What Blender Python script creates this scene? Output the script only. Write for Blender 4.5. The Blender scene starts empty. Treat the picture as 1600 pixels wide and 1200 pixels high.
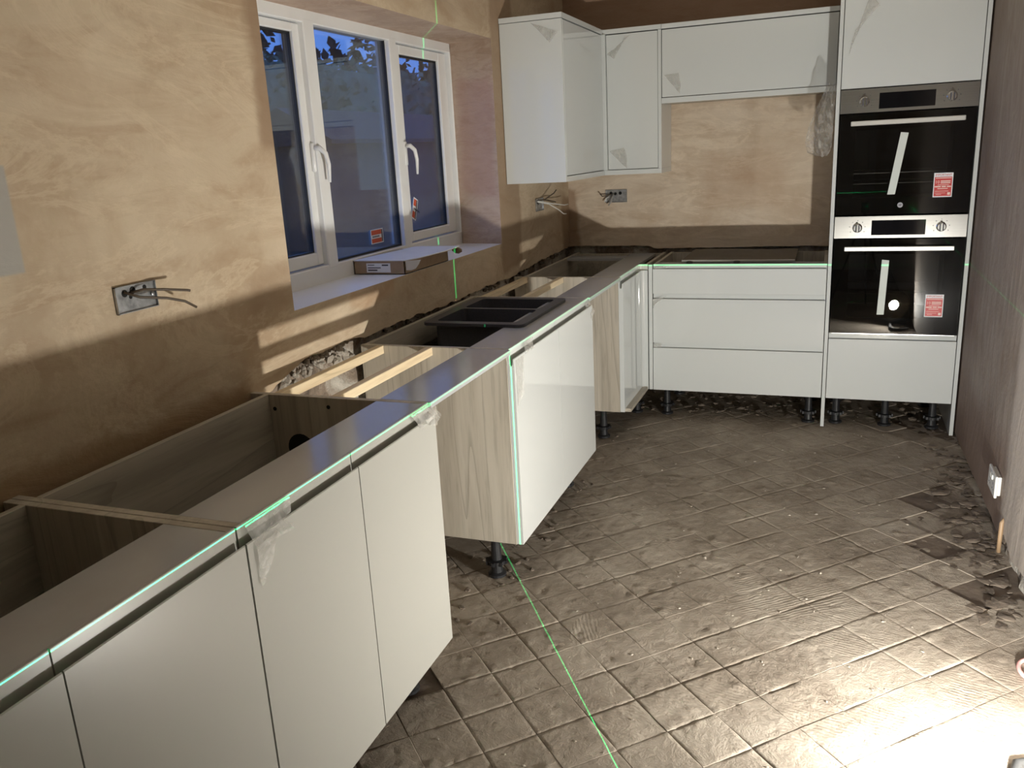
import bpy, bmesh, math, random
from mathutils import Vector, Matrix, noise
random.seed(7)
SC = bpy.context.scene
COL = SC.collection

# ---------------------------------------------------------------- camera
CAM_LOC = (0.97096, -4.54985, 1.49166)
CAM_FPX = 1306.38
_rv = Vector((0.276277, 0.361582, -0.0026925))
_base = Matrix(((1, 0, 0), (0, 0, -1), (0, 1, 0)))
_M = Matrix.Rotation(_rv.length, 3, _rv.normalized()) @ _base     # rows: right, down, forward
cam_data = bpy.data.cameras.new('camera')
cam_data.sensor_width = 36.0
cam_data.lens = CAM_FPX / 1600 * 36.0
cam_data.clip_start = 0.02
cam = bpy.data.objects.new('camera', cam_data)
COL.objects.link(cam)
_r, _d, _f = _M[0], _M[1], _M[2]
_mw = Matrix(((_r[0], -_d[0], -_f[0]), (_r[1], -_d[1], -_f[1]), (_r[2], -_d[2], -_f[2]))).to_4x4()
_mw.translation = Vector(CAM_LOC)
cam.matrix_world = _mw
SC.camera = cam

# ---------------------------------------------------------------- world: dusk sky
world = bpy.data.worlds.new('dusk_sky')
SC.world = world
world.use_nodes = True
wn = world.node_tree
for n in list(wn.nodes):
    wn.nodes.remove(n)
_o = wn.nodes.new('ShaderNodeOutputWorld')
_b = wn.nodes.new('ShaderNodeBackground')
_b.inputs[0].default_value = (0.105, 0.26, 0.80, 1)
_b.inputs[1].default_value = 2.5
wn.links.new(_b.outputs[0], _o.inputs[0])

# ---------------------------------------------------------------- lights
LAMP_POS = Vector((1.470, -2.80, 0.142))
LAMP_DIR = Vector((-0.52, 0.74, 0.46)).normalized()
LAMP_POWER = 40.0
LASER_POS = Vector((1.20, -3.8175, 0.8575))
EXPOSURE = 0.35

vs = SC.view_settings
vs.view_transform = 'Standard'
vs.look = 'None'
vs.gamma = 1.0
vs.use_curve_mapping = False
vs.exposure = EXPOSURE

ld = bpy.data.lights.new('work_lamp_light', 'AREA')
ld.shape = 'DISK'
ld.size = 0.075
ld.energy = LAMP_POWER
ld.color = (1.0, 0.985, 0.92)
lo = bpy.data.objects.new('work_lamp_light', ld)
COL.objects.link(lo)
lo.location = LAMP_POS + LAMP_DIR * 0.012
lo.rotation_euler = LAMP_DIR.to_track_quat('-Z', 'Y').to_euler()

# green cross line laser: a point source that sends light only into one level and one upright plane
gd = bpy.data.lights.new('laser_light', 'POINT')
gd.energy = 14.0
gd.shadow_soft_size = 0.0
gd.color = (0.02, 1.0, 0.28)
gd.use_nodes = True
gt = gd.node_tree
for n in list(gt.nodes):
    gt.nodes.remove(n)
go_ = gt.nodes.new('ShaderNodeOutputLight')
ge = gt.nodes.new('ShaderNodeEmission')
gtc = gt.nodes.new('ShaderNodeTexCoord')
def laser_plane(nrm, half):
    d = gt.nodes.new('ShaderNodeVectorMath'); d.operation = 'DOT_PRODUCT'
    d.inputs[1].default_value = nrm
    gt.links.new(gtc.outputs['Normal'], d.inputs[0])
    a = gt.nodes.new('ShaderNodeMath'); a.operation = 'ABSOLUTE'
    gt.links.new(d.outputs['Value'], a.inputs[0])
    l = gt.nodes.new('ShaderNodeMath'); l.operation = 'LESS_THAN'; l.inputs[1].default_value = half
    gt.links.new(a.outputs[0], l.inputs[0])
    return l
_vd = Vector((1.114, -1.646, 0)).normalized()
_l1 = laser_plane((0, 0, 1), 0.0009)
_l2 = laser_plane((-_vd.y, _vd.x, 0), 0.0010)
_mx = gt.nodes.new('ShaderNodeMath'); _mx.operation = 'MAXIMUM'
gt.links.new(_l1.outputs[0], _mx.inputs[0]); gt.links.new(_l2.outputs[0], _mx.inputs[1])
_ms = gt.nodes.new('ShaderNodeMath'); _ms.operation = 'MULTIPLY'; _ms.inputs[1].default_value = 40.0
gt.links.new(_mx.outputs[0], _ms.inputs[0])
gt.links.new(_ms.outputs[0], ge.inputs['Strength'])
ge.inputs['Color'].default_value = (1, 1, 1, 1)
gt.links.new(ge.outputs[0], go_.inputs[0])
gl = bpy.data.objects.new('laser_light', gd)
COL.objects.link(gl)
gl.location = LASER_POS

# ---------------------------------------------------------------- materials
MATS = {}
class NT:
    def __init__(s, name):
        m = bpy.data.materials.new(name); m.use_nodes = True
        s.m = m; s.t = m.node_tree
        for n in list(s.t.nodes): s.t.nodes.remove(n)
        s.out = s.n('ShaderNodeOutputMaterial')
        MATS[name] = m
    def n(s, typ, **kw):
        x = s.t.nodes.new(typ)
        for k, v in kw.items(): setattr(x, k, v)
        return x
    def l(s, a, b): s.t.links.new(a, b)
    def coord(s, scale=(1, 1, 1), which='Object', rot=(0, 0, 0)):
        tc = s.n('ShaderNodeTexCoord'); mp = s.n('ShaderNodeMapping')
        mp.inputs['Scale'].default_value = scale; mp.inputs['Rotation'].default_value = rot
        s.l(tc.outputs[which], mp.inputs['Vector']); return mp.outputs['Vector']
    def noise(s, vec, scale=5, detail=4, rough=0.55, dist=0.0):
        x = s.n('ShaderNodeTexNoise')
        x.inputs['Scale'].default_value = scale; x.inputs['Detail'].default_value = detail
        x.inputs['Roughness'].default_value = rough; x.inputs['Distortion'].default_value = dist
        if vec is not None: s.l(vec, x.inputs['Vector'])
        return x.outputs['Fac']
    def ramp(s, fac, stops):
        r = s.n('ShaderNodeValToRGB')
        e = r.color_ramp.elements
        while len(e) < len(stops): e.new(0.5)
        for i, (p, c) in enumerate(stops):
            e[i].position = p; e[i].color = (*c, 1) if len(c) == 3 else c
        s.l(fac, r.inputs[0]); return r.outputs[0]
    def mix(s, fac, a, b, mode='MIX'):
        x = s.n('ShaderNodeMix', data_type='RGBA', blend_type=mode)
        if isinstance(fac, (int, float)): x.inputs[0].default_value = fac
        else: s.l(fac, x.inputs[0])
        for i, v in ((6, a), (7, b)):
            if isinstance(v, tuple): x.inputs[i].default_value = (*v, 1)
            else: s.l(v, x.inputs[i])
        return x.outputs[2]
    def math(s, op, a, b=0.0, c=None):
        x = s.n('ShaderNodeMath', operation=op)
        for i, v in ((0, a), (1, b), (2, c)):
            if v is None: continue
            if isinstance(v, (int, float)): x.inputs[i].default_value = v
            else: s.l(v, x.inputs[i])
        return x.outputs[0]
    def bump(s, h, strength=0.3, dist=0.01, nrm=None):
        b = s.n('ShaderNodeBump'); b.inputs['Strength'].default_value = strength
        b.inputs['Distance'].default_value = dist
        s.l(h, b.inputs['Height'])
        if nrm is not None: s.l(nrm, b.inputs['Normal'])
        return b.outputs[0]
    def bsdf(s, col, rough=0.5, metal=0.0, nrm=None, **kw):
        b = s.n('ShaderNodeBsdfPrincipled')
        if isinstance(col, tuple): b.inputs['Base Color'].default_value = (*col, 1)
        else: s.l(col, b.inputs['Base Color'])
        if isinstance(rough, (int, float)): b.inputs['Roughness'].default_value = rough
        else: s.l(rough, b.inputs['Roughness'])
        b.inputs['Metallic'].default_value = metal
        for k, v in kw.items(): b.inputs[k.replace('_', ' ')].default_value = v
        if nrm is not None: s.l(nrm, b.inputs['Normal'])
        return b.outputs[0]
    def done(s, sh): s.l(sh, s.out.inputs[0]); return s.m

def simple(name, col, rough=0.5, metal=0.0, var=0.06, nscale=20, bump=0.0, **kw):
    t = NT(name); v = t.coord()
    f = t.noise(v, nscale, 4)
    a = tuple(c * (1 - var) for c in col); b = tuple(min(1, c * (1 + var)) for c in col)
    c = t.ramp(f, [(0.3, a), (0.7, b)])
    nrm = t.bump(t.noise(v, nscale * 3, 3), bump, 0.004) if bump else None
    return t.done(t.bsdf(c, rough, metal, nrm, **kw))

def smoothband(t, x, lo, hi, soft):
    a = t.n('ShaderNodeMapRange', interpolation_type='SMOOTHSTEP'); a.inputs[1].default_value = lo - soft; a.inputs[2].default_value = lo + soft
    b = t.n('ShaderNodeMapRange', interpolation_type='SMOOTHSTEP'); b.inputs[1].default_value = hi - soft; b.inputs[2].default_value = hi + soft
    t.l(x, a.inputs[0]); t.l(x, b.inputs[0])
    return t.math('SUBTRACT', a.outputs[0], b.outputs[0])

def plaster(name, base, stains=(), patches=(), streak=(1, 1, 1)):
    """bare gypsum plaster: blotches of drying, trowel sweeps, damp stains (fixed places), old paint patches"""
    t = NT(name); v = t.coord(); vs_ = t.coord(streak)
    f = t.noise(v, 2.2, 5, 0.6, 0.4)
    dk = tuple(c * k for c, k in zip(base, (0.80, 0.74, 0.68))); lt = tuple(min(1, c * k) for c, k in zip(base, (1.12, 1.13, 1.16)))
    c = t.ramp(f, [(0.32, dk), (0.5, base), (0.70, lt)])
    f2 = t.noise(vs_, 7, 5, 0.65, 1.2)
    c = t.mix(t.ramp(f2, [(0.44, (0, 0, 0)), (0.66, (0.55, 0.55, 0.55))]), c, tuple(b * k for b, k in zip(base, (0.72, 0.62, 0.54))))
    f5 = t.noise(vs_, 3.1, 6, 0.7, 2.2)
    c = t.mix(t.ramp(f5, [(0.50, (0, 0, 0)), (0.56, (0.42, 0.42, 0.42)), (0.60, (0.05, 0.05, 0.05))]), c, tuple(min(1, b * k) for b, k in zip(base, (1.22, 1.24, 1.25))))
    f3 = t.noise(v, 28, 4, 0.7)
    c = t.mix(t.ramp(f3, [(0.52, (0, 0, 0)), (0.72, (0.22, 0.22, 0.22))]), c, tuple(b * 1.2 for b in base))
    sp = t.n('ShaderNodeSeparateXYZ'); tc = t.n('ShaderNodeTexCoord')
    wob = t.n('ShaderNodeTexNoise'); wob.inputs['Scale'].default_value = 5; wob.inputs['Detail'].default_value = 5
    t.l(tc.outputs['Object'], wob.inputs['Vector'])
    wv = t.n('ShaderNodeVectorMath', operation='MULTIPLY_ADD'); wv.inputs[1].default_value = (0.12, 0.12, 0.12); wv.inputs[2].default_value = (-0.06, -0.06, -0.06)
    t.l(wob.outputs['Color'], wv.inputs[0])
    ad = t.n('ShaderNodeVectorMath', operation='ADD'); t.l(tc.outputs['Object'], ad.inputs[0]); t.l(wv.outputs[0], ad.inputs[1])
    t.l(ad.outputs[0], sp.inputs[0])
    ax = {'x': 0, 'y': 1, 'z': 2}
    for (a1, lo1, hi1, a2, lo2, hi2, amt, col, soft) in stains:
        m = t.math('MULTIPLY', smoothband(t, sp.outputs[ax[a1]], lo1, hi1, soft), smoothband(t, sp.outputs[ax[a2]], lo2, hi2, soft))
        c = t.mix(t.math('MULTIPLY', m, amt), c, col)
    sq = t.n('ShaderNodeSeparateXYZ'); t.l(tc.outputs['Object'], sq.inputs[0])
    for (a1, lo1, hi1, a2, lo2, hi2, amt, col) in patches:
        m = t.math('MULTIPLY', smoothband(t, sq.outputs[ax[a1]], lo1, hi1, 0.004), smoothband(t, sq.outputs[ax[a2]], lo2, hi2, 0.004))
        c = t.mix(t.math('MULTIPLY', m, amt), c, col)
    h = t.math('ADD', t.math('MULTIPLY', t.noise(vs_, 6, 6, 0.6, 0.8), 1.0), t.math('MULTIPLY', t.noise(v, 60, 3), 0.12))
    return t.done(t.bsdf(c, 0.72, 0, t.bump(h, 0.5, 0.014)))

PL = (0.51, 0.405, 0.285)
DAMP = (0.27, 0.175, 0.105)
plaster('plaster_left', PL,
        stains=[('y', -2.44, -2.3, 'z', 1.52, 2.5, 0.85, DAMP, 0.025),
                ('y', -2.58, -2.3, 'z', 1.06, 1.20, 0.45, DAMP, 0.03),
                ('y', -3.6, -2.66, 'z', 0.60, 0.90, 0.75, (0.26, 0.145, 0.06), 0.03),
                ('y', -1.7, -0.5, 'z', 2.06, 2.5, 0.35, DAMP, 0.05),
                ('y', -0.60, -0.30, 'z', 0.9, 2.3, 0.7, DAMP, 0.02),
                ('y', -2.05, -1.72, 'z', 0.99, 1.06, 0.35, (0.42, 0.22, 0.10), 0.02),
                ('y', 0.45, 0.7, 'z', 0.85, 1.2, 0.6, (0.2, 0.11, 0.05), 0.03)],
        patches=[('y', -3.9, -3.287, 'z', 1.305, 1.52, 0.9, (0.36, 0.345, 0.32))], streak=(1, 0.45, 1.2))
plaster('plaster_back', (0.64, 0.53, 0.41),
        stains=[('x', -0.8, 1.2, 'z', 2.13, 2.5, 0.75, (0.22, 0.10, 0.045), 0.02),
                ('x', -0.66, -0.53, 'z', 0.8, 1.25, 0.7, (0.25, 0.14, 0.07), 0.02),
                ('x', 0.25, 0.7, 'z', 1.12, 1.42, 0.35, (0.40, 0.25, 0.15), 0.05),
                ('x', 0.55, 0.9, 'z', 0.9, 1.7, 0.2, (0.75, 0.6, 0.45), 0.02)], streak=(0.4, 1, 1.5))
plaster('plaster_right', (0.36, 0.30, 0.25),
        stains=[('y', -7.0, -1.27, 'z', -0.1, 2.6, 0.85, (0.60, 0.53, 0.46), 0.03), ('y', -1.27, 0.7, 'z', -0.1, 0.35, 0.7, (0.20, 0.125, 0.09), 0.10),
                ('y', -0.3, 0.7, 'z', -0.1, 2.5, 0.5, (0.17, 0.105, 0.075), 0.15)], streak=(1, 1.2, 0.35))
plaster('plaster_reveal', (0.46, 0.345, 0.265),
        stains=[('z', 1.3, 1.86, 'x', -0.80, -0.60, 0.55, (0.40, 0.23, 0.18), 0.03)], streak=(1.0, 1, 2.5))
plaster('plaster_ceiling', (0.72, 0.68, 0.62))

def masonry():
    t = NT('masonry'); v = t.coord()
    c = t.ramp(t.noise(v, 4, 6, 0.7, 0.6), [(0.3, (0.10, 0.075, 0.055)), (0.45, (0.26, 0.20, 0.15)), (0.55, (0.5, 0.46, 0.40)), (0.68, (0.62, 0.57, 0.50)), (0.8, (0.35, 0.13, 0.08))])
    return t.done(t.bsdf(c, 0.9, 0, t.bump(t.noise(v, 18, 6, 0.7), 0.9, 0.03)))
masonry()
simple('rubble', (0.42, 0.37, 0.31), 0.95, var=0.35, nscale=25, bump=0.6)
simple('rubble_dark', (0.17, 0.135, 0.105), 0.95, var=0.4, nscale=25, bump=0.6)

def floor_mat():
    t = NT('floor_bed'); v = t.coord(which='Object')
    tc = t.n('ShaderNodeTexCoord'); gm = t.n('ShaderNodeNewGeometry')
    oi = t.n('ShaderNodeObjectInfo')
    P = gm.outputs['Position']
    f = t.noise(P, 3.2, 6, 0.65, 0.5)
    c = t.ramp(f, [(0.28, (0.24, 0.198, 0.157)), (0.45, (0.325, 0.275, 0.223)), (0.58, (0.40, 0.345, 0.285)), (0.75, (0.46, 0.405, 0.34))])
    c = t.mix(t.math('MULTIPLY', oi.outputs['Random'], 0.22), c, (0.20, 0.165, 0.135))
    f2 = t.noise(P, 26, 5, 0.75)
    c = t.mix(t.ramp(f2, [(0.50, (0, 0, 0)), (0.72, (0.6, 0.6, 0.6))]), c, (0.44, 0.39, 0.32))
    f4 = t.noise(P, 11, 5, 0.7, 0.5)
    c = t.mix(t.ramp(f4, [(0.30, (0.6, 0.6, 0.6)), (0.42, (0, 0, 0))]), c, (0.16, 0.125, 0.097))
    # notched trowel ridges, their direction changing from tile to tile
    mp = t.n('ShaderNodeMapping'); t.l(P, mp.inputs[0])
    cr = t.n('ShaderNodeCombineXYZ'); t.l(t.math('MULTIPLY', t.math('ROUND', t.math('MULTIPLY', t.noise(P, 0.9, 1), 4.0)), 0.9), cr.inputs[2])
    t.l(cr.outputs[0], mp.inputs['Rotation'])
    wv = t.n('ShaderNodeTexWave'); wv.inputs['Scale'].default_value = 24; wv.inputs['Distortion'].default_value = 5.0; wv.inputs['Detail'].default_value = 2; wv.inputs['Detail Scale'].default_value = 0.6
    t.l(mp.outputs[0], wv.inputs[0])
    rm = t.ramp(t.noise(P, 3.4, 3, 0.5, 0.2), [(0.50, (0, 0, 0)), (0.66, (1, 1, 1))])
    ridges = t.math('MULTIPLY', wv.outputs['Fac'], rm)
    h = t.math('ADD', t.math('MULTIPLY', t.noise(P, 17, 8, 0.72, 0.7), 1.15), t.math('MULTIPLY', ridges, 0.17))
    h = t.math('ADD', h, t.math('MULTIPLY', t.noise(P, 55, 5, 0.7, 0.6), 0.42))
    return t.done(t.bsdf(c, 0.82, 0, t.bump(h, 0.7, 0.010), Specular_IOR_Level=0.08))
floor_mat()
simple('floor_slab', (0.15, 0.115, 0.088), 0.9, var=0.4, nscale=9, bump=0.6)

def gloss_white(name, col, rough, smudge=0.0, dirt=(0.5, 0.46, 0.38)):
    t = NT(name); v = t.coord()
    f = t.noise(v, 3, 5, 0.6, 0.4)
    c = t.mix(t.ramp(f, [(0.45, (0, 0, 0)), (0.8, (smudge,) * 3)]), col, dirt)
    return t.done(t.bsdf(c, rough, 0, None))
gloss_white('white_gloss', (0.655, 0.675, 0.665), 0.045, 0.03)
gloss_white('white_filmed', (0.41, 0.40, 0.365), 0.27, 0.0)
gloss_white('white_gloss_dimmed', (0.575, 0.585, 0.57), 0.055, 0.02)  # sink doors: same gloss white, darkened in colour to offset the strong lamplight there
gloss_white('white_lip', (0.70, 0.69, 0.65), 0.10, 0.15)
gloss_white('white_rail', (0.42, 0.42, 0.43), 0.15, 0.30, (0.27, 0.22, 0.17))
gloss_white('upvc', (0.80, 0.80, 0.79), 0.20, 0.25, (0.50, 0.42, 0.33))
gloss_white('sill_white', (0.80, 0.80, 0.83), 0.35, 0.15, (0.6, 0.52, 0.46))

def wood(name, c0, c1, c2, axis='z', scale=1.0, rough=0.5):
    t = NT(name)
    st = {'z': (14, 14, 0.9), 'y': (14, 0.9, 14), 'x': (0.9, 14, 14)}[axis]
    v = t.coord(tuple(s * scale for s in st)); v2 = t.coord(tuple(s * scale * 4 for s in st))
    big = t.coord(tuple(s * scale * 0.35 for s in st))
    wv = t.n('ShaderNodeTexNoise'); wv.inputs['Scale'].default_value = 1.0; wv.inputs['Detail'].default_value = 2
    t.l(big, wv.inputs[0])
    rings = t.math('FRACT', t.math('MULTIPLY', wv.outputs['Fac'], 9.0))
    c = t.ramp(t.noise(v, 1.0, 6, 0.6, 0.6), [(0.3, c0), (0.5, c1), (0.7, c2)])
    c = t.mix(t.ramp(rings, [(0.0, (0.5,) * 3), (0.12, (0.06,) * 3), (1.0, (0, 0, 0))]), c, tuple(x * 0.62 for x in c0))
    c = t.mix(t.ramp(t.noise(v2, 1.0, 3, 0.7), [(0.35, (0.35,) * 3), (0.5, (0, 0, 0))]), c, tuple(x * 0.7 for x in c0))
    return t.done(t.bsdf(c, rough, 0, t.bump(t.noise(v2, 1, 3), 0.08, 0.002)))
wood('oak_grey', (0.36, 0.315, 0.255), (0.47, 0.42, 0.345), (0.56, 0.51, 0.43), 'z')
wood('oak_grey_h', (0.36, 0.315, 0.255), (0.47, 0.42, 0.345), (0.56, 0.51, 0.43), 'y')
wood('pine', (0.62, 0.47, 0.29), (0.74, 0.60, 0.40), (0.80, 0.68, 0.49), 'y', 1.2)
simple('black_plastic', (0.018, 0.018, 0.02), 0.38, var=0.3, nscale=30)
simple('black_sink', (0.055, 0.055, 0.065), 0.38, var=0.2, nscale=200)
simple('dark_void', (0.01, 0.009, 0.008), 0.9)
simple('steel_box', (0.42, 0.43, 0.44), 0.42, 0.85, var=0.35, nscale=40, bump=0.2)
simple('cable_grey', (0.36, 0.34, 0.31), 0.5)
simple('cable_brown', (0.085, 0.06, 0.038), 0.5)
simple('cable_white', (0.75, 0.73, 0.68), 0.4)
simple('copper', (0.75, 0.38, 0.2), 0.35, 0.9)
simple('pipe_orange', (0.36, 0.24, 0.14), 0.5)
simple('pink_plastic', (0.80, 0.42, 0.40), 0.4)
simple('kraft', (0.36, 0.255, 0.17), 0.85, var=0.08, nscale=40)
simple('card_white', (0.62, 0.62, 0.64), 0.7, var=0.03)
simple('label_white', (0.80, 0.80, 0.82), 0.55, var=0.02)
simple('print_dark', (0.06, 0.06, 0.08), 0.6)
simple('print_grey', (0.42, 0.42, 0.45), 0.6)
simple('sticker_red', (0.56, 0.030, 0.028), 0.45, var=0.05)
simple('sticker_orange_red', (0.58, 0.09, 0.035), 0.5, var=0.05)
simple('print_pale', (0.86, 0.62, 0.56), 0.55, var=0.02)
simple('tape_pale', (0.66, 0.70, 0.66), 0.6, var=0.03)
simple('chrome', (0.75, 0.74, 0.72), 0.18, 1.0, var=0.03)
simple('handle_metal', (0.80, 0.79, 0.74), 0.32, 0.55, var=0.03)
simple('screen_black', (0.006, 0.006, 0.008), 0.05)
simple('lamp_body', (0.10, 0.085, 0.05), 0.5, var=0.2)
simple('rubber_black', (0.02, 0.02, 0.02), 0.7)
simple('white_paint', (0.72, 0.71, 0.68), 0.4)
simple('socket_white', (0.80, 0.80, 0.76), 0.3, var=0.02)
simple('laser_casing', (0.05, 0.12, 0.09), 0.5)
simple('cavity_dark', (0.035, 0.033, 0.033), 0.5, var=0.3)
def brushed():
    t = NT('brushed_steel'); v = t.coord((2, 1, 300)); f = t.noise(v, 1.0, 3)
    c = t.ramp(f, [(0.3, (0.40, 0.39, 0.37)), (0.7, (0.50, 0.485, 0.46))])
    b = t.bsdf(c, 0.26, 1.0, t.bump(f, 0.05, 0.001)); return t.done(b)
brushed()
def glass(name, tint, refl=1.0, dust=0.0):
    t = NT(name)
    tr = t.n('ShaderNodeBsdfTransparent'); tr.inputs[0].default_value = (*tint, 1)
    gl_ = t.n('ShaderNodeBsdfGlossy'); gl_.inputs['Roughness'].default_value = 0.0
    lw = t.n('ShaderNodeFresnel'); lw.inputs[0].default_value = 1.5
    mx = t.n('ShaderNodeMixShader'); t.l(t.math('MULTIPLY', lw.outputs[0], refl), mx.inputs[0])
    t.l(tr.outputs[0], mx.inputs[1]); t.l(gl_.outputs[0], mx.inputs[2])
    sh = mx.outputs[0]
    if dust:
        df = t.n('ShaderNodeBsdfDiffuse'); df.inputs[0].default_value = (0.55, 0.48, 0.42, 1)
        m2 = t.n('ShaderNodeMixShader'); v = t.coord()
        t.l(t.ramp(t.noise(v, 7, 6, 0.7), [(0.3, (dust * 0.45,) * 3), (0.75, (dust,) * 3)]), m2.inputs[0])
        t.l(sh, m2.inputs[1]); t.l(df.outputs[0], m2.inputs[2]); sh = m2.outputs[0]
    return t.done(sh)
glass('window_glass', (0.92, 0.95, 0.95), 0.8, 0.022)
glass('oven_glass', (0.45, 0.45, 0.45), 1.2, 0.006)
simple('hob_glass', (0.012, 0.012, 0.013), 0.06)
def film():
    t = NT('clear_film'); v = t.coord()
    tr = t.n('ShaderNodeBsdfTransparent'); tr.inputs[0].default_value = (0.93, 0.93, 0.92, 1)
    p = t.bsdf((0.72, 0.70, 0.66), 0.10, 0, t.bump(t.noise(v, 45, 4, 0.7), 0.5, 0.01))
    mx = t.n('ShaderNodeMixShader'); t.l(t.ramp(t.noise(v, 30, 3), [(0.3, (0.22,) * 3), (0.7, (0.50,) * 3)]), mx.inputs[0])
    t.l(tr.outputs[0], mx.inputs[1]); t.l(p, mx.inputs[2]); return t.done(mx.outputs[0])
film()
def emit(name, col, s):
    t = NT(name); e = t.n('ShaderNodeEmission'); e.inputs[0].default_value = (*col, 1); e.inputs[1].default_value = s
    return t.done(e.outputs[0])
emit('lamp_lens', (1.0, 0.95, 0.85), 60.0)
emit('led_blue', (0.02, 0.03, 1.0), 1.2)
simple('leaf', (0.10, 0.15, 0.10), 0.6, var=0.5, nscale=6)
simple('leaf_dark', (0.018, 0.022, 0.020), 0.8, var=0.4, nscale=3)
simple('bark', (0.03, 0.025, 0.02), 0.9)
simple('garden_ground', (0.05, 0.05, 0.04), 0.95, var=0.4, nscale=2)
simple('shed_board', (0.11, 0.085, 0.075), 0.8, var=0.2, nscale=4)
simple('shed_roof', (0.06, 0.05, 0.05), 0.8, var=0.2, nscale=6)
simple('garden_render', (0.16, 0.155, 0.15), 0.9, var=0.15, nscale=3)

# ---------------------------------------------------------------- mesh helpers
def B(): return bmesh.new()
def box(bm, x0, x1, y0, y1, z0, z1, bev=0.0):
    v = [bm.verts.new((x, y, z)) for x in (x0, x1) for y in (y0, y1) for z in (z0, z1)]
    fs = [(0, 1, 3, 2), (4, 6, 7, 5), (0, 4, 5, 1), (2, 3, 7, 6), (0, 2, 6, 4), (1, 5, 7, 3)]
    faces = [bm.faces.new([v[i] for i in f]) for f in fs]
    if bev:
        es = list({e for f in faces for e in f.edges})
        bmesh.ops.bevel(bm, geom=es, offset=bev, segments=1, affect='EDGES', profile=0.5)
    return bm
def prism(bm, pts, axis, a0, a1):
    """closed 2-D outline extruded along an axis; pts are the two other coordinates in xyz order"""
    def mk(p, a):
        if axis == 'x': return (a, p[0], p[1])
        if axis == 'y': return (p[0], a, p[1])
        return (p[0], p[1], a)
    A = [bm.verts.new(mk(p, a0)) for p in pts]; C = [bm.verts.new(mk(p, a1)) for p in pts]
    n = len(pts)
    bm.faces.new(A); bm.faces.new(list(reversed(C)))
    for i in range(n):
        j = (i + 1) % n
        bm.faces.new((A[j], A[i], C[i], C[j]))
    bmesh.ops.recalc_face_normals(bm, faces=bm.faces)
    return bm
def frame_of(d):
    d = d.normalized(); u = d.orthogonal().normalized(); return u, d.cross(u)
def tube(bm, pts, r, n=10, cap=True):
    pts = [Vector(p) for p in pts]; rings = []
    rs = r if isinstance(r, (list, tuple)) else [r] * len(pts)
    u = None
    for i, p in enumerate(pts):
        d = (pts[min(i + 1, len(pts) - 1)] - pts[max(i - 1, 0)]).normalized()
        if u is None: u, w = frame_of(d)
        else:
            u = (u - d * u.dot(d)).normalized(); w = d.cross(u)
        rings.append([bm.verts.new(p + (u * math.cos(k * 2 * math.pi / n) + w * math.sin(k * 2 * math.pi / n)) * rs[i]) for k in range(n)])
    for a, b in zip(rings, rings[1:]):
        for k in range(n): bm.faces.new((a[k], a[(k + 1) % n], b[(k + 1) % n], b[k]))
    if cap:
        bm.faces.new(list(reversed(rings[0]))); bm.faces.new(rings[-1])
    return bm
def lathe(bm, prof, origin, axis=(0, 0, 1), n=24):
    """prof: (radius, height) along axis"""
    o = Vector(origin); d = Vector(axis).normalized(); u, w = frame_of(d); rings = []
    for r, h in prof:
        rings.append([bm.verts.new(o + d * h + (u * math.cos(k * 2 * math.pi / n) + w * math.sin(k * 2 * math.pi / n)) * max(r, 1e-5)) for k in range(n)])
    for a, b in zip(rings, rings[1:]):
        for k in range(n): bm.faces.new((a[k], a[(k + 1) % n], b[(k + 1) % n], b[k]))
    bm.faces.new(list(reversed(rings[0]))); bm.faces.new(rings[-1])
    bmesh.ops.recalc_face_normals(bm, faces=bm.faces)
    return bm
def link(name, mesh, parent=None):
    o = bpy.data.objects.new(name, mesh); COL.objects.link(o)
    if parent is not None:
        o.parent = parent
        o.matrix_parent_inverse = parent.matrix_world.inverted()
    return o
def obj(name, bm, mat, parent=None, smooth=False, label=None):
    me = bpy.data.meshes.new(name); bm.to_mesh(me); bm.free()
    me.materials.append(MATS[mat])
    if smooth:
        for p in me.polygons: p.use_smooth = True
    o = link(name, me, parent)
    if label: o['label'] = label
    return o
def tag(o, label, cat, group=None, kind=None):
    o['label'] = label; o['category'] = cat
    if group: o['group'] = group
    if kind: o['kind'] = kind
    return o
def thing(name, loc, label, cat, group=None):
    e = bpy.data.objects.new(name, None); e.empty_display_size = 0.1; COL.objects.link(e)
    e.location = loc
    e.matrix_world = Matrix.Translation(Vector(loc))
    return tag(e, label, cat, group)
def struct(name, bm, mat, parent=None):
    o = obj(name, bm, mat, parent)
    if parent is None: o['kind'] = 'structure'
    return o
def bx(name, parent, mat, x0, x1, y0, y1, z0, z1, bev=0.0, label=None):
    return obj(name, box(B(), x0, x1, y0, y1, z0, z1, bev), mat, parent, label=label)
def rad(x0, z0, x1, z1, r, n=5):
    p = []
    for cx, cz, a in ((x1 - r, z1 - r, 0), (x0 + r, z1 - r, 90), (x0 + r, z0 + r, 180), (x1 - r, z0 + r, 270)):
        for k in range(n + 1):
            t = math.radians(a + 90 * k / n); p.append((cx + r * math.cos(t), cz + r * math.sin(t)))
    return p
def text_mesh(name, s, size, mat, parent, loc, rot, ext=0.0002):
    cu = bpy.data.curves.new(name, 'FONT'); cu.body = s; cu.size = size; cu.align_x = 'CENTER'; cu.align_y = 'CENTER'; cu.extrude = ext
    cu.resolution_u = 2
    t = bpy.data.objects.new(name + '_tmp', cu); COL.objects.link(t)
    dg = bpy.context.evaluated_depsgraph_get()
    me = bpy.data.meshes.new_from_object(t.evaluated_get(dg)); COL.objects.unlink(t); bpy.data.objects.remove(t)
    me.materials.clear(); me.materials.append(MATS[mat]); me.name = name
    me.transform(Matrix.Translation(Vector(loc)) @ rot.to_4x4())
    return link(name, me, parent)
FACE_NEGY = Matrix(((1, 0, 0), (0, 0, -1), (0, 1, 0)))       # text facing the camera side (-y)
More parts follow.
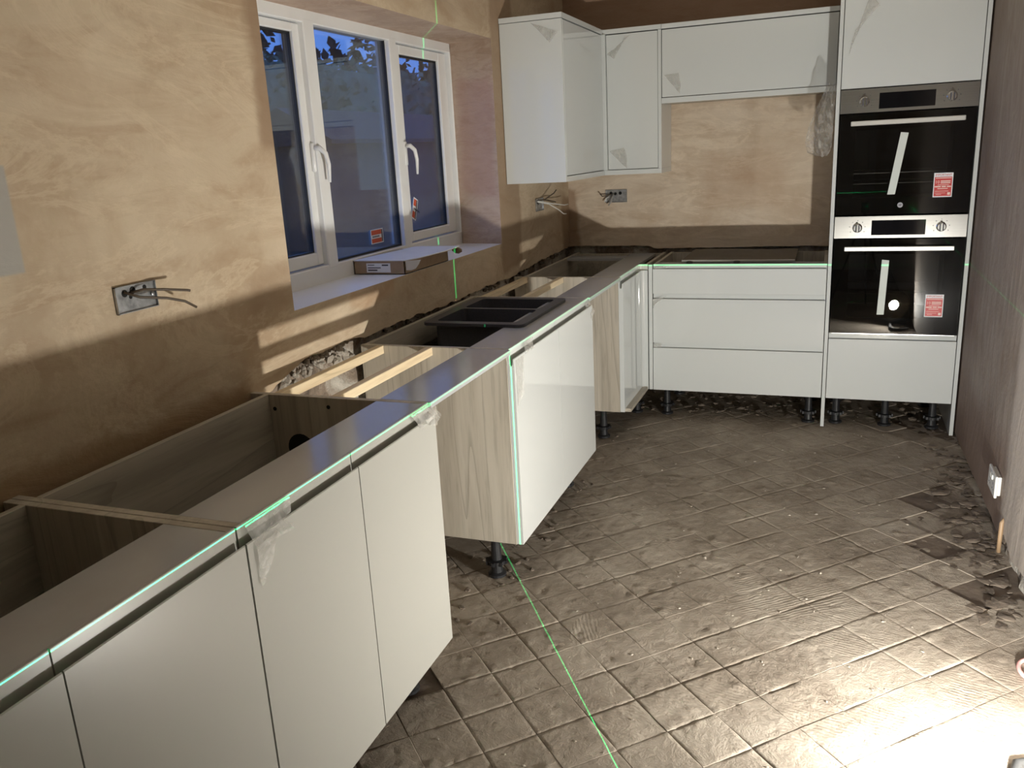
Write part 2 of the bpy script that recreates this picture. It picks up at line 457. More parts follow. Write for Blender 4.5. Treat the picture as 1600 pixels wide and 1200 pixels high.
FACE_POSX = Matrix(((0, 0, 1), (1, 0, 0), (0, 1, 0)))        # text facing +x

# ---------------------------------------------------------------- measures
FZ = -0.012            # floor level
XL = -0.585            # left wall
XR = 1.605             # right wall
YB = 0.60              # back wall
YR = -5.9              # wall behind the camera
ZC = 2.42
TOP = 0.862            # top of base units
ZB_ = 0.15             # underside of base units
ZF = 0.830             # top of door faces

# ---------------------------------------------------------------- floor
floor = struct('floor', box(B(), XL - 0.06, XR + 0.05, YR - 0.05, YB + 0.06, FZ - 0.12, FZ - 0.005), 'floor_slab')
PITCH = 0.1548
S2 = math.sqrt(0.5)
def tile_mesh(cx, cy, cz, n=18):
    """one bedding patch; relief follows room coordinates so it runs on across the joints, which are part filled"""
    bm = B(); s = PITCH / 2; g = []; cs = math.cos(math.pi / 4)
    tilt = (random.uniform(-0.004, 0.004), random.uniform(-0.004, 0.004))
    GR = [-s, -s + 0.0022] + [-s + 0.0022 + (2 * s - 0.0044) * q / (n - 2) for q in range(1, n - 2)] + [s - 0.0022, s]
    for i in range(n + 1):
        row = []
        for j in range(n + 1):
            u = GR[i]; v = GR[j]
            w = Vector((cx + (u - v) * cs, cy + (u + v) * cs, 0))
            big = noise.fractal(w * 6, 0.9, 2.1, 5)
            z = big * 0.0017 + noise.noise(w * 38 + Vector((0, 0, 4))) * 0.0010 + tilt[0] * u + tilt[1] * v
            k = noise.noise(w * 21 + Vector((3, 1, 2)))
            if k > 0.42: z += (k - 0.42) * 0.010
            if k < -0.56: z -= 0.0022
            edge = min(s - abs(u), s - abs(v))
            fill = noise.noise(w * 5 + Vector((9, 9, 1)))
            if edge < 0.0015: z -= min(0.0024, max(0.0, 0.0010 - 0.006 * fill))
            row.append(bm.verts.new((u * 0.999, v * 0.999, z)))
        g.append(row)
    for i in range(n):
        for j in range(n): bm.faces.new((g[i][j], g[i + 1][j], g[i + 1][j + 1], g[i][j + 1]))
    rim = [g[i][0] for i in range(n + 1)] + [g[n][j] for j in range(1, n + 1)] + [g[i][n] for i in range(n - 1, -1, -1)] + [g[0][j] for j in range(n - 1, 0, -1)]
    low = [bm.verts.new((v.co.x, v.co.y, -0.012)) for v in rim]
    for i in range(len(rim)):
        j = (i + 1) % len(rim); bm.faces.new((rim[j], rim[i], low[i], low[j]))
    me = bpy.data.meshes.new('floor_tile'); bm.to_mesh(me); bm.free(); me.materials.append(MATS['floor_bed'])
    for p in me.polygons: p.use_smooth = abs(p.normal.z) > 0.3
    return me
def project(p):
    d = Vector(p) - Vector(CAM_LOC); q = _M @ d
    if q.z <= 0.05: return None
    return 800 + CAM_FPX * q.x / q.z, 600 + CAM_FPX * q.y / q.z, q.z
GONE = [(-0.085, -2.66, 0.085), (1.55, -1.70, 0.07)]
cands = []
for a in range(-60, 61):
    for b in range(-60, 61):
        u = (-2.47 + (a + 0.5) * 2 * PITCH * S2); w = (2.62 + (b + 0.5) * 2 * PITCH * S2)
        x, y = (u + w) / 2, (u - w) / 2
        if not (XL - 0.02 < x < XR + 0.07 and -4.3 < y < YB - 0.01): continue
        if any((x - gx) ** 2 + (y - gy) ** 2 < gr * gr for gx, gy, gr in GONE): continue
        q = project((x, y, FZ))
        seen = False
        if q:
            seen = -40 < q[0] < 1640 and q[1] < 1290 and (x > -0.12 or -2.75 < y < -1.95 or -1.1 < y < -0.35)
            if y > 0.3: seen = False
        cands.append((0 if seen else 1, q[2] if q else 99, x, y))
cands.sort()
rest = B()
for i, (uns, dist, x, y) in enumerate(cands):
    dz = random.uniform(-0.0006, 0.0006); rz = math.radians(45)
    if x > 1.3 and y > -1.7: dz -= random.uniform(0, 0.007)
    if not uns and i < 298:
        t = link('floor_tile', tile_mesh(x, y, dz), floor); t.location = (x, y, FZ + dz); t.rotation_euler = (0, 0, rz)
    else:
        s = PITCH / 2 - 0.002; m = Matrix.Translation((x, y, FZ + dz - 0.004)) @ Matrix.Rotation(rz, 4, 'Z')
        r0 = len(rest.verts); box(rest, -s, s, -s, s, -0.008, 0.004); rest.verts.ensure_lookup_table()
        for v in list(rest.verts)[r0:]: v.co = m @ v.co
ro = obj('floor_tile_field', rest, 'floor_bed', floor); ro['kind'] = 'stuff'

# ---------------------------------------------------------------- walls
WIN_Y0, WIN_Y1, WIN_Z0, WIN_Z1 = -2.385, -0.588, 1.052, 2.018
def jag(y, pts):
    for (a, za), (b, zb) in zip(pts, pts[1:]):
        if a <= y <= b: return za + (zb - za) * (y - a) / (b - a)
    return pts[-1][1] if y > pts[-1][0] else pts[0][1]
def plaster_sheet(bm, along, fixed, thick, a0, a1, bottom, step, hole=None, sign=1):
    """plaster coat with a broken lower edge; along = 'y' (wall at x=fixed) or 'x' (wall at y=fixed); thick goes away from the room"""
    def mk(a, z, d):
        return (fixed - sign * d, a, z) if along == 'y' else (a, fixed + d, z)
    n = int(round((a1 - a0) / step)); vals = [a0 + (a1 - a0) * i / n for i in range(n + 1)]
    if hole:
        for hv in hole[:2]:
            k = min(range(len(vals)), key=lambda i: abs(vals[i] - hv)); vals[k] = hv
    zb = [bottom(v) for v in vals]
    front = {}
    def V(i, z, d):
        key = (i, round(z, 5), d)
        if key not in front: front[key] = bm.verts.new(mk(vals[i], z, d))
        return front[key]
    for i in range(n):
        spans = [(None, ZC)]
        mid = (vals[i] + vals[i + 1]) / 2
        if hole and hole[0] < mid < hole[1]: spans = [(None, hole[2]), (hole[3], ZC)]
        for lo, hi in spans:
            za = zb[i] if lo is None else lo; zc = zb[i + 1] if lo is None else lo
            bm.faces.new((V(i, za, 0), V(i + 1, zc, 0), V(i + 1, hi, 0), V(i, hi, 0)))
            if lo is None:
                bm.faces.new((V(i, za, 0), V(i, za, thick), V(i + 1, zc, thick), V(i + 1, zc, 0)))
    bmesh.ops.recalc_face_normals(bm, faces=bm.faces)
    return bm
LEFTJ = [(-6, 0.66), (-2.70, 0.68), (-2.64, 0.80), (-2.56, 0.835), (-2.45, 0.875), (-2.36, 0.893), (-2.2, 0.890), (-2.05, 0.892), (-1.98, 0.872), (-1.74, 0.882), (-1.4, 0.874), (-1.2, 0.868), (-0.8, 0.872), (-0.47, 0.868), (0.19, 0.893), (0.6, 0.90)]
def lb(y): return jag(y, LEFTJ) + 0.010 * noise.noise(Vector((y * 14, 1.3, 0))) + 0.006 * noise.noise(Vector((y * 45, 4.3, 0)))
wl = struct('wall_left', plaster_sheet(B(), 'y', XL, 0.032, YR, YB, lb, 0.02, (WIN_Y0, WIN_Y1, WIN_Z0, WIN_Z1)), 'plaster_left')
# rough masonry behind the cut plaster
def rough_wall(along, fixed, a0, a1, z0, z1, na, nz, amp, sgn):
    bm = B(); g = []
    for i in range(na + 1):
        row = []
        for j in range(nz + 1):
            a = a0 + (a1 - a0) * i / na; z = z0 + (z1 - z0) * j / nz
            d = amp * noise.fractal(Vector((a * 9, z * 9, 5)), 0.8, 2.1, 4)
            row.append(bm.verts.new((fixed + d * sgn, a, z) if along == 'y' else (a, fixed + d * sgn, z)))
        g.append(row)
    for i in range(na):
        for j in range(nz): bm.faces.new((g[i][j], g[i + 1][j], g[i + 1][j + 1], g[i][j + 1]))
    bmesh.ops.recalc_face_normals(bm, faces=bm.faces); return bm
obj('masonry', rough_wall('y', XL - 0.034, -4.6, YB + 0.03, FZ - 0.02, 0.93, 260, 50, 0.010, 1), 'masonry', wl)
# window reveal: soffit and cheeks
bm = B()
XFr = -0.86
def quad(bm, *p): bm.faces.new([bm.verts.new(q) for q in p])
quad(bm, (XL, WIN_Y0, WIN_Z1), (XL, WIN_Y1, WIN_Z1), (XFr, WIN_Y1 + 0.05, WIN_Z1), (XFr, WIN_Y0 - 0.05, WIN_Z1))
quad(bm, (XL, WIN_Y1, WIN_Z0 - 0.03), (XFr, WIN_Y1 + 0.05, WIN_Z0 - 0.03), (XFr, WIN_Y1 + 0.05, WIN_Z1), (XL, WIN_Y1, WIN_Z1))
quad(bm, (XL, WIN_Y0, WIN_Z0 - 0.03), (XL, WIN_Y0, WIN_Z1), (XFr, WIN_Y0 - 0.05, WIN_Z1), (XFr, WIN_Y0 - 0.05, WIN_Z0 - 0.03))
obj('window_reveal', bm, 'plaster_reveal', wl)
# outer leaf so daylight only enters through the window
bm = B()
for (ya, yb, za, zb) in ((YR - 0.1, WIN_Y0 - 0.055, -0.1, ZC), (WIN_Y1 + 0.055, YB + 0.1, -0.1, ZC), (WIN_Y0 - 0.055, WIN_Y1 + 0.055, -0.1, WIN_Z0 - 0.03), (WIN_Y0 - 0.055, WIN_Y1 + 0.055, WIN_Z1 + 0.005, ZC)):
    box(bm, -0.90, -0.655, ya, yb, za, zb)
obj('outer_leaf', bm, 'masonry', wl)

BACKJ = [(-0.6, 0.900), (-0.12, 0.897), (-0.08, 0.895), (-0.04, 0.878), (0.8, 0.886), (1.2, 0.88), (1.7, 0.88)]
wb = struct('wall_back', plaster_sheet(B(), 'x', YB, 0.032, XL, XR, lambda x: jag(x, BACKJ) + 0.004 * noise.noise(Vector((x * 20, 2.7, 0))), 0.02), 'plaster_back')
obj('masonry', rough_wall('x', YB + 0.034, XL - 0.05, XR + 0.05, FZ - 0.02, 0.93, 110, 50, 0.010, -1), 'masonry', wb)
bx('outer_leaf', wb, 'masonry', XL - 0.2, XR + 0.2, YB + 0.06, YB + 0.2, -0.1, ZC)

RJ = [(-6, 0.02), (-2.2, 0.03), (-1.75, 0.10), (-1.66, 0.085), (-1.5, 0.05), (-1.36, 0.075), (-1.2, 0.03), (-0.8, 0.03), (-0.3, 0.01), (0.7, 0.005)]
bm = B()
n = 300; vals = [YR + (YB - YR) * i / n for i in range(n + 1)]
zz = [jag(v, RJ) + FZ + 0.014 * abs(noise.noise(Vector((v * 16, 7, 0)))) + 0.006 * noise.noise(Vector((v * 50, 8, 0))) for v in vals]
for i in range(n):
    quad(bm, (XR, vals[i], zz[i]), (XR, vals[i], ZC), (XR, vals[i + 1], ZC), (XR, vals[i + 1], zz[i + 1]))
    quad(bm, (XR, vals[i], zz[i]), (XR, vals[i + 1], zz[i + 1]), (XR + 0.02, vals[i + 1], zz[i + 1]), (XR + 0.02, vals[i], zz[i]))
bmesh.ops.remove_doubles(bm, verts=bm.verts, dist=1e-5)
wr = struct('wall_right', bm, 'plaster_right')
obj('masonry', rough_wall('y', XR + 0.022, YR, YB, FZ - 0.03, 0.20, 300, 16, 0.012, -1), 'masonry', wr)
bx('outer_leaf', wr, 'masonry', XR + 0.05, XR + 0.15, YR - 0.1, YB + 0.2, -0.1, ZC)
wf = struct('wall_front', box(B(), -0.9, XR + 0.15, YR - 0.1, YR, -0.1, ZC), 'plaster_ceiling')
ce = struct('ceiling', box(B(), -0.9, XR + 0.15, YR - 0.1, YB + 0.2, ZC, ZC + 0.1), 'plaster_ceiling')

# white door in the wall behind the camera (mirrored in the oven glass)
d1 = struct('door_1', box(B(), 0.55, 1.31, YR - 0.02, YR + 0.03, FZ, 1.98, 0.003), 'white_paint')
for (xa, xb) in ((0.47, 0.545), (1.315, 1.39)):
    bx('door_frame', d1, 'white_paint', xa, xb, YR, YR + 0.045, FZ, 2.06, 0.004)
bx('door_frame', d1, 'white_paint', 0.47, 1.39, YR, YR + 0.045, 1.985, 2.06, 0.004)
obj('door_handle', tube(B(), [(0.62, YR + 0.03, 1.0), (0.62, YR + 0.075, 1.0), (0.74, YR + 0.08, 1.0)], 0.009, 8), 'chrome', d1)

# ---------------------------------------------------------------- window
XF_, XS_, XG_ = -0.82, -0.843, -0.862
w1 = struct('window_1', box(B(), -0.89, XF_, -2.42, -2.34, 1.045, 2.03, 0.003), 'upvc')   # left jamb
fr = lambda n_, y0, y1, z0, z1, x1=XF_, x0=-0.89, bev=0.004: bx(n_, w1, 'upvc', x0, x1, y0, y1, z0, z1, bev)
fr('jamb', -0.552, -0.50, 1.045, 2.03)
fr('head', -2.36, -0.54, 1.976, 2.03)
fr('cill_rail', -2.36, -0.54, 1.045, 1.115)
fr('mullion', -1.803, -1.735, 1.10, 1.99, XF_ + 0.0008)
fr('mullion', -1.168, -1.106, 1.10, 1.99, XF_ + 0.0008)
def pane(y0, y1, z0, z1, x, parent, beads=True):
    g = bx('pane', parent, 'window_glass', x - 0.004, x, y0 - 0.01, y1 + 0.01, z0 - 0.01, z1 + 0.01)
    bm = B(); t = 0.010
    for a in ((y0 - t, y0, z0 - t, z1 + t), (y1, y1 + t, z0 - t, z1 + t), (y0, y1, z0 - t, z0), (y0, y1, z1, z1 + t)):
        box(bm, x - 0.027, x + 0.006, *a)
    obj('gasket', bm, 'rubber_black', parent)
    return g
pane(-1.728, -1.172, 1.123, 1.982, -0.848, w1)
def sash(y0, y1, z0, z1, gy0, gy1, gz0, gz1, hy, hz, mirror):
    s = bx('sash', w1, 'upvc', -0.885, XS_, y0, gy0, z0, z1, 0.004)
    for a in ((gy1, y1, z0, z1), (gy0, gy1, z0, gz0), (gy0, gy1, gz1, z1)): bx('sash_rail', s, 'upvc', -0.885, XS_, *a, 0.004)
    pane(gy0 + 0.004, gy1 - 0.004, gz0 + 0.004, gz1 - 0.004, XG_, s)
    # cranked handle on its base
    bm = B(); box(bm, XS_ - 0.002, XS_ + 0.014, hy - 0.013, hy + 0.013, hz - 0.03, hz + 0.075, 0.004)
    tube(bm, [(XS_ + 0.012, hy, hz + 0.055), (XS_ + 0.034, hy, hz + 0.055), (XS_ + 0.050, hy + mirror * 0.012, hz + 0.035), (XS_ + 0.050, hy + mirror * 0.026, hz - 0.005), (XS_ + 0.046, hy + mirror * 0.028, hz - 0.07)], [0.010, 0.010, 0.009, 0.008, 0.005], 8)
    obj('handle', bm, 'upvc', s, True, 'white cranked window handle')
    return s
s1 = sash(-2.345, -1.770, 1.118, 1.974, -2.28, -1.838, 1.166, 1.944, -1.800, 1.49, 1)
s3 = sash(-1.104, -0.554, 1.118, 1.974, -1.040, -0.640, 1.160, 1.934, -1.072, 1.49, 1)
sill = bx('window_sill', w1, 'sill_white', -0.83, XL - 0.001, WIN_Y0 - 0.03, WIN_Y1 + 0.04, WIN_Z0 - 0.03, WIN_Z0, 0.002)
# red and white stickers on the panes
def win_sticker(cy, cz, w, h, x, ang, parent):
    bm = B(); box(bm, x + 0.0005, x + 0.0012, -w / 2, w / 2, -h / 2, h / 2)
    s = obj('sticker', bm, 'label_white', parent, label='red and white sticker')
    m = Matrix.Translation((0, cy, cz)) @ Matrix.Rotation(ang, 4, 'X'); s.data.transform(m)
    bm = B()
    for a, b in ((0.62, 0.94), (0.06, 0.36)):
        box(bm, x + 0.0012, x + 0.0018, -w / 2 + 0.005, w / 2 - 0.016, -h / 2 + a * h, -h / 2 + b * h)
    q = obj('sticker_band', bm, 'sticker_orange_red', s); q.data.transform(m)
    bm = B(); box(bm, x + 0.0012, x + 0.0018, w / 2 - 0.014, w / 2 - 0.005, -h / 2 + 0.004, h / 2 - 0.004)
    for k in range(5): box(bm, x + 0.0012, x + 0.0018, -w / 2 + 0.014 + k * 0.012, -w / 2 + 0.022 + k * 0.012, -0.004, 0.003)
    q = obj('sticker_print', bm, 'print_dark', s); q.data.transform(m)
win_sticker(-1.372, 1.178, 0.105, 0.06, -0.848, 0.0, w1)
win_sticker(-0.975, 1.262, 0.045, 0.10, XG_, -0.42, w1)

# ---------------------------------------------------------------- cabinet pieces
def jdoor_profile(z0, z1, ftop):
    """outline (outward u, z) of a handleless door: flat face, scooped grip, set back lip"""
    return [(-0.0235, z0), (0.0, z0), (0.0, ftop - 0.002), (-0.002, ftop), (-0.0045, ftop - 0.002), (-0.0055, ftop - 0.020), (-0.009, ftop - 0.026), (-0.014, ftop - 0.026), (-0.0175, ftop - 0.020), (-0.018, z1 - 0.001), (-0.019, z1), (-0.0235, z1)]
def jdoor_x(name, parent, mat, y0, y1, z0=ZB_ + 0.002, z1=TOP, ft=ZF, x=0.0):
    """door face looks to +x; runs along y"""
    bm = prism(B(), [(x + u, z) for u, z in jdoor_profile(z0, z1, ft)], 'y', y0 + 0.0015, y1 - 0.0015)
    return obj(name, bm, mat, parent)
def jdoor_y(name, parent, mat, x0, x1, z0, z1, ft, y=0.0):
    """drawer face looks to -y; runs along x"""
    bm = prism(B(), [(y - u, z) for u, z in jdoor_profile(z0, z1, ft)], 'x', x0 + 0.0015, x1 - 0.0015)
    return obj(name, bm, mat, parent)
LEG_MESH = None
def leg(parent, x, y, top=ZB_):
    global LEG_MESH
    if LEG_MESH is None:
        bm = B(); h = ZB_ - FZ + 0.002
        lathe(bm, [(0.030, 0.0), (0.034, 0.004), (0.034, 0.012), (0.022, 0.018), (0.019, 0.05), (0.036, 0.052), (0.036, 0.066), (0.020, 0.068), (0.017, h - 0.035), (0.017, h - 0.012), (0.036, h - 0.010), (0.036, h)], (0, 0, 0), n=16)
        for k in range(8):
            a = k * math.pi / 4; cx, cy = 0.036 * math.cos(a), 0.036 * math.sin(a)
            box(bm, cx - 0.005, cx + 0.005, cy - 0.005, cy + 0.005, 0.052, 0.066)
        me = bpy.data.meshes.new('leg'); bm.to_mesh(me); bm.free(); me.materials.append(MATS['black_plastic']); LEG_MESH = me
    o = link('leg', LEG_MESH, parent); o.location = (x, y, FZ - 0.001); return o
def patch(name, parent, corners, mat='clear_film', n=8, amp=0.006, seed=1, thick=0.0, label=None, curl=None):
    """crumpled thin sheet spanned by four corners (p00,p10,p11,p01)"""
    bm = B(); p = [Vector(c) for c in corners]; nrm = (p[1] - p[0]).cross(p[3] - p[0]).normalized(); g = []
    for i in range(n + 1):
        row = []
        for j in range(n + 1):
            s, t = i / n, j / n
            q = p[0] * (1 - s) * (1 - t) + p[1] * s * (1 - t) + p[2] * s * t + p[3] * (1 - s) * t
            d = amp * (noise.noise(q * 28 + Vector((seed * 3.7, 0, 0))) + 0.6 * noise.noise(q * 70 + Vector((0, seed, 0))))
            if curl: d += curl * s * s
            row.append(bm.verts.new(q + nrm * d))
        g.append(row)
    for i in range(n):
        for j in range(n): bm.faces.new((g[i][j], g[i + 1][j], g[i + 1][j + 1], g[i][j + 1]))
    return obj(name, bm, mat, parent, True, label)

XB = -0.58    # carcass back
XC = -0.0245   # carcass front
def carcass_x(t, y0, y1, rail=True, hole=False, back=True, legs=True, backx=-0.516):
    th = 0.018
    for k, (a, b) in enumerate(((y0, y0 + th), (y1 - th, y1))):
        s = bx('side_panel', t, 'oak_grey', XB, XC, a, b, ZB_, TOP, 0.001, 'grey oak grain side panel')
        if hole and k == 1:
            hb = B(); lathe(hb, [(0.044, 0), (0.044, 0.0015)], (-0.425, a - 0.0015, 0.705), (0, 1, 0), 24)
            obj('pipe_hole', hb, 'dark_void', s, label='dark round pipe hole')
            fx = B()
            for zq in (0.83, 0.845): lathe(fx, [(0.006, 0), (0.006, 0.001)], (-0.50 + (zq - 0.83) * 12, a - 0.001, zq - 0.01), (0, 1, 0), 10)
            obj('screw_hole', fx, 'dark_void', s)['kind'] = 'stuff'
    bx('base_panel', t, 'oak_grey_h', XB, XC, y0 + th, y1 - th, ZB_, ZB_ + th)
    if back:
        bx('back_panel', t, 'oak_grey_h', backx - 0.016, backx, y0 + th, y1 - th, ZB_ + th, TOP, 0.001)
    if rail:
        bx('front_rail', t, 'white_rail', -0.166, XC, y0 + th, y1 - th, TOP - 0.018, TOP - 0.0005, 0.001, 'dusty white front rail')
    if legs:
        for x in (-0.13, -0.48):
            for y in (y0 + 0.055, y1 - 0.055): leg(t, x, y)

# near run: two double units
G = 'double base cabinets in the near run'
c1 = thing('base_cabinet', (-0.3, -3.83, FZ), 'white double base cabinet nearest the camera, cut off by the left edge', 'cabinet', G)
carcass_x(c1, -4.228, -3.432, hole=False)
jdoor_x('door', c1, 'white_filmed', -4.228, -3.831); jdoor_x('door', c1, 'white_filmed', -3.831, -3.432)
c2 = thing('base_cabinet', (-0.3, -3.03, FZ), 'white double base cabinet with peeling film, beside the open appliance gap', 'cabinet', G)
carcass_x(c2, -3.430, -2.634, hole=True)
d_a = jdoor_x('door', c2, 'white_filmed', -3.430, -3.0325); d_b = jdoor_x('door', c2, 'white_filmed', -3.0325, -2.634)
patch('protective_film', d_a, [(-0.012, -3.415, 0.861), (-0.012, -3.275, 0.861), (0.006, -3.295, 0.80), (0.006, -3.41, 0.815)], seed=2, amp=0.005)
patch('protective_film', d_a, [(0.004, -3.41, 0.815), (0.004, -3.33, 0.818), (0.012, -3.395, 0.745), (0.008, -3.41, 0.735)], seed=3, amp=0.006)
patch('protective_film', d_b, [(-0.010, -2.75, 0.862), (-0.010, -2.638, 0.862), (0.006, -2.635, 0.83), (0.006, -2.73, 0.815)], seed=4, amp=0.005)
patch('protective_film', d_b, [(0.003, -2.72, 0.825), (-0.03, -2.595, 0.848), (-0.015, -2.56, 0.805), (0.006, -2.64, 0.80)], seed=5, amp=0.012)

# sink unit
c3 = thing('sink_cabinet', (-0.3, -1.53, FZ), 'white gloss double sink cabinet standing free under the window', 'cabinet')
carcass_x(c3, -2.028, -1.033, back=False)
d_c = jdoor_x('door', c3, 'white_gloss_dimmed', -2.028, -1.5305); d_d = jdoor_x('door', c3, 'white_gloss_dimmed', -1.5305, -1.033)
bx('back_rail', c3, 'oak_grey_h', -0.575, -0.557, -2.010, -1.051, TOP - 0.10, TOP - 0.001, 0.001)
patch('protective_film', d_c, [(0.0015, -2.015, 0.822), (0.0015, -1.93, 0.822), (0.008, -1.965, 0.70), (0.003, -2.012, 0.66)], seed=8, amp=0.003)
patch('protective_film', d_c, [(-0.012, -1.90, 0.855), (-0.012, -1.80, 0.855), (0.004, -1.83, 0.822), (0.004, -1.92, 0.822)], seed=9, amp=0.006)
patch('protective_film', d_d, [(-0.012, -1.11, 0.845), (-0.010, -1.04, 0.85), (0.006, -1.02, 0.80), (0.004, -1.05, 0.76)], seed=10, amp=0.006)
bb = B(); box(bb, -0.085, -0.055, -2.0285, -2.028 + 0.001, 0.822, 0.838)
obj('bracket', bb, 'steel_box', c3)

# corner unit
c4 = thing('corner_base_cabinet', (-0.3, 0.05, FZ), 'white gloss corner base cabinet with oak grain side, in the room corner', 'cabinet')
bx('side_panel', c4, 'oak_grey', XB, XC, -0.450, -0.432, ZB_, TOP, 0.001, 'grey oak grain side panel')
bx('base_panel', c4, 'oak_grey_h', XB, 0.03, -0.432, 0.58, ZB_, ZB_ + 0.018)
bx('back_panel', c4, 'oak_grey_h', -0.532, -0.516, -0.432, 0.58, ZB_ + 0.018, TOP, 0.001)
bx('back_panel', c4, 'oak_grey_h', -0.516, 0.030, 0.52, 0.536, ZB_ + 0.018, TOP - 0.004, 0.001)
bx('front_rail', c4, 'white_rail', -0.166, XC, -0.432, 0.515, TOP - 0.018, TOP - 0.0005, 0.001, 'dusty white front rail')
bx('cross_rail', c4, 'white_rail', -0.516, -0.17, 0.30, 0.40, TOP - 0.018, TOP - 0.0008, 0.001)
bx('side_panel', c4, 'oak_grey', 0.013, 0.031, 0.0245, 0.58, ZB_, TOP - 0.002, 0.001)
d_e = jdoor_x('door', c4, 'white_gloss', -0.450, -0.042)
# inner corner post, rounded, with the same set back lip
def corner_post(z0, z1, off):
    r = 0.018; pts = [(-0.022, -0.041), (-off, -0.041), (-off, -r + off * 0)]
    for k in range(7):
        a = math.radians(180 - 90 * k / 6); pts.append((-off + r + r * math.cos(a) , off - r + r * math.sin(a)))
    pts += [(0.033, off), (0.033, 0.022), (-0.022, 0.022)]
    return prism(B(), pts, 'z', z0, z1)
cp = obj('corner_post', corner_post(ZB_ + 0.002, ZF, 0.0), 'white_gloss', c4)
obj('post_lip', corner_post(ZF - 0.002, TOP, 0.018), 'white_lip', cp)
for x, y in ((-0.13, -0.395), (-0.48, -0.395), (-0.48, 0.5), (-0.05, 0.08)): leg(c4, x, y)

# drawer unit
c5 = thing('drawer_cabinet', (0.51, 0.3, FZ), 'wide white gloss three-drawer base cabinet beside the oven tower', 'cabinet')
DX0, DX1 = 0.0605, 0.9575
bx('side_panel', c5, 'oak_grey', DX0, DX0 + 0.018, 0.0245, 0.58, ZB_, TOP, 0.001); bx('side_panel', c5, 'oak_grey', DX1 - 0.018, DX1, 0.0245, 0.58, ZB_, TOP, 0.001)
bx('base_panel', c5, 'oak_grey', DX0 + 0.018, DX1 - 0.018, 0.022, 0.58, ZB_, ZB_ + 0.018)
bx('back_panel', c5, 'oak_grey', DX0 + 0.018, DX1 - 0.018, 0.52, 0.536, ZB_ + 0.018, TOP)
bx('front_rail', c5, 'white_rail', DX0 + 0.018, DX1 - 0.018, 0.022, 0.10, TOP - 0.018, TOP - 0.0005, 0.001)
bx('filler_strip', c5, 'white_gloss', 0.0385, 0.0585, 0.0, 0.022, ZB_ + 0.002, TOP, 0.001)
dr1 = jdoor_y('drawer', c5, 'white_gloss', DX0, DX1, 0.7025, TOP, 0.838)
dr2 = jdoor_y('drawer', c5, 'white_gloss', DX0, DX1, 0.4265, 0.6995, 0.673)
dr3 = jdoor_y('drawer', c5, 'white_gloss', DX0, DX1, ZB_ + 0.002, 0.4235, 0.397)
patch('protective_film', dr1, [(0.062, -0.002, 0.835), (0.13, -0.006, 0.846), (0.155, -0.006, 0.858), (0.064, 0.0, 0.845)], seed=12, amp=0.003)
patch('protective_film', dr2, [(0.062, -0.002, 0.615), (0.075, -0.012, 0.65), (0.14, -0.010, 0.69), (0.064, -0.004, 0.672)], seed=13, amp=0.004)
patch('protective_film', dr3, [(0.063, -0.002, 0.40), (0.11, -0.002, 0.40), (0.11, -0.004, 0.42), (0.063, -0.004, 0.42)], seed=14, amp=0.003)
for x in (0.125, 0.895):
    for y in (0.085, 0.50): leg(c5, x, y)

# oven tower
c6 = thing('oven_tower', (1.277, 0.3, FZ), 'tall white gloss oven housing cabinet beside the right wall', 'cabinet')
TX0, TX1 = 0.9795, 1.5765
bx('end_panel', c6, 'white_gloss', 0.9600, 0.9775, -0.001, 0.585, FZ + 0.004, 2.30, 0.001)
bx('end_panel', c6, 'white_gloss', 1.5785, 1.5965, -0.001, 0.585, FZ - 0.004, 2.30, 0.001)
bx('base_panel', c6, 'oak_grey', TX0, TX1, 0.022, 0.57, ZB_, ZB_ + 0.018); bx('back_panel', c6, 'oak_grey', TX0, TX1, 0.56, 0.57, ZB_, 2.29)
bx('shelf', c6, 'oak_grey', TX0, TX1, 0.022, 0.56, 0.486, 0.503); bx('shelf', c6, 'oak_grey', TX0, TX1, 0.60 - 0.578, 0.56, 1.700, 1.716)
bx('top_panel', c6, 'white_gloss', TX0, TX1, 0.0, 0.57, 2.282, 2.30)
jdoor_y('drawer', c6, 'white_gloss', TX0, TX1, ZB_ + 0.002, 0.502, 0.474)
ud = bx('door', c6, 'white_gloss', TX0 + 0.001, TX1 - 0.001, 0.0, 0.02, 1.7025, 2.279, 0.0015)
patch('protective_film', ud, [(1.005, -0.002, 1.85), (1.03, -0.012, 1.96), (1.13, -0.014, 2.06), (1.09, -0.010, 2.12)], seed=16, amp=0.006)
for x in (1.035, 1.278, 1.505): leg(c6, x, 0.10)
leg(c6, 1.035, 0.5); leg(c6, 1.505, 0.5)

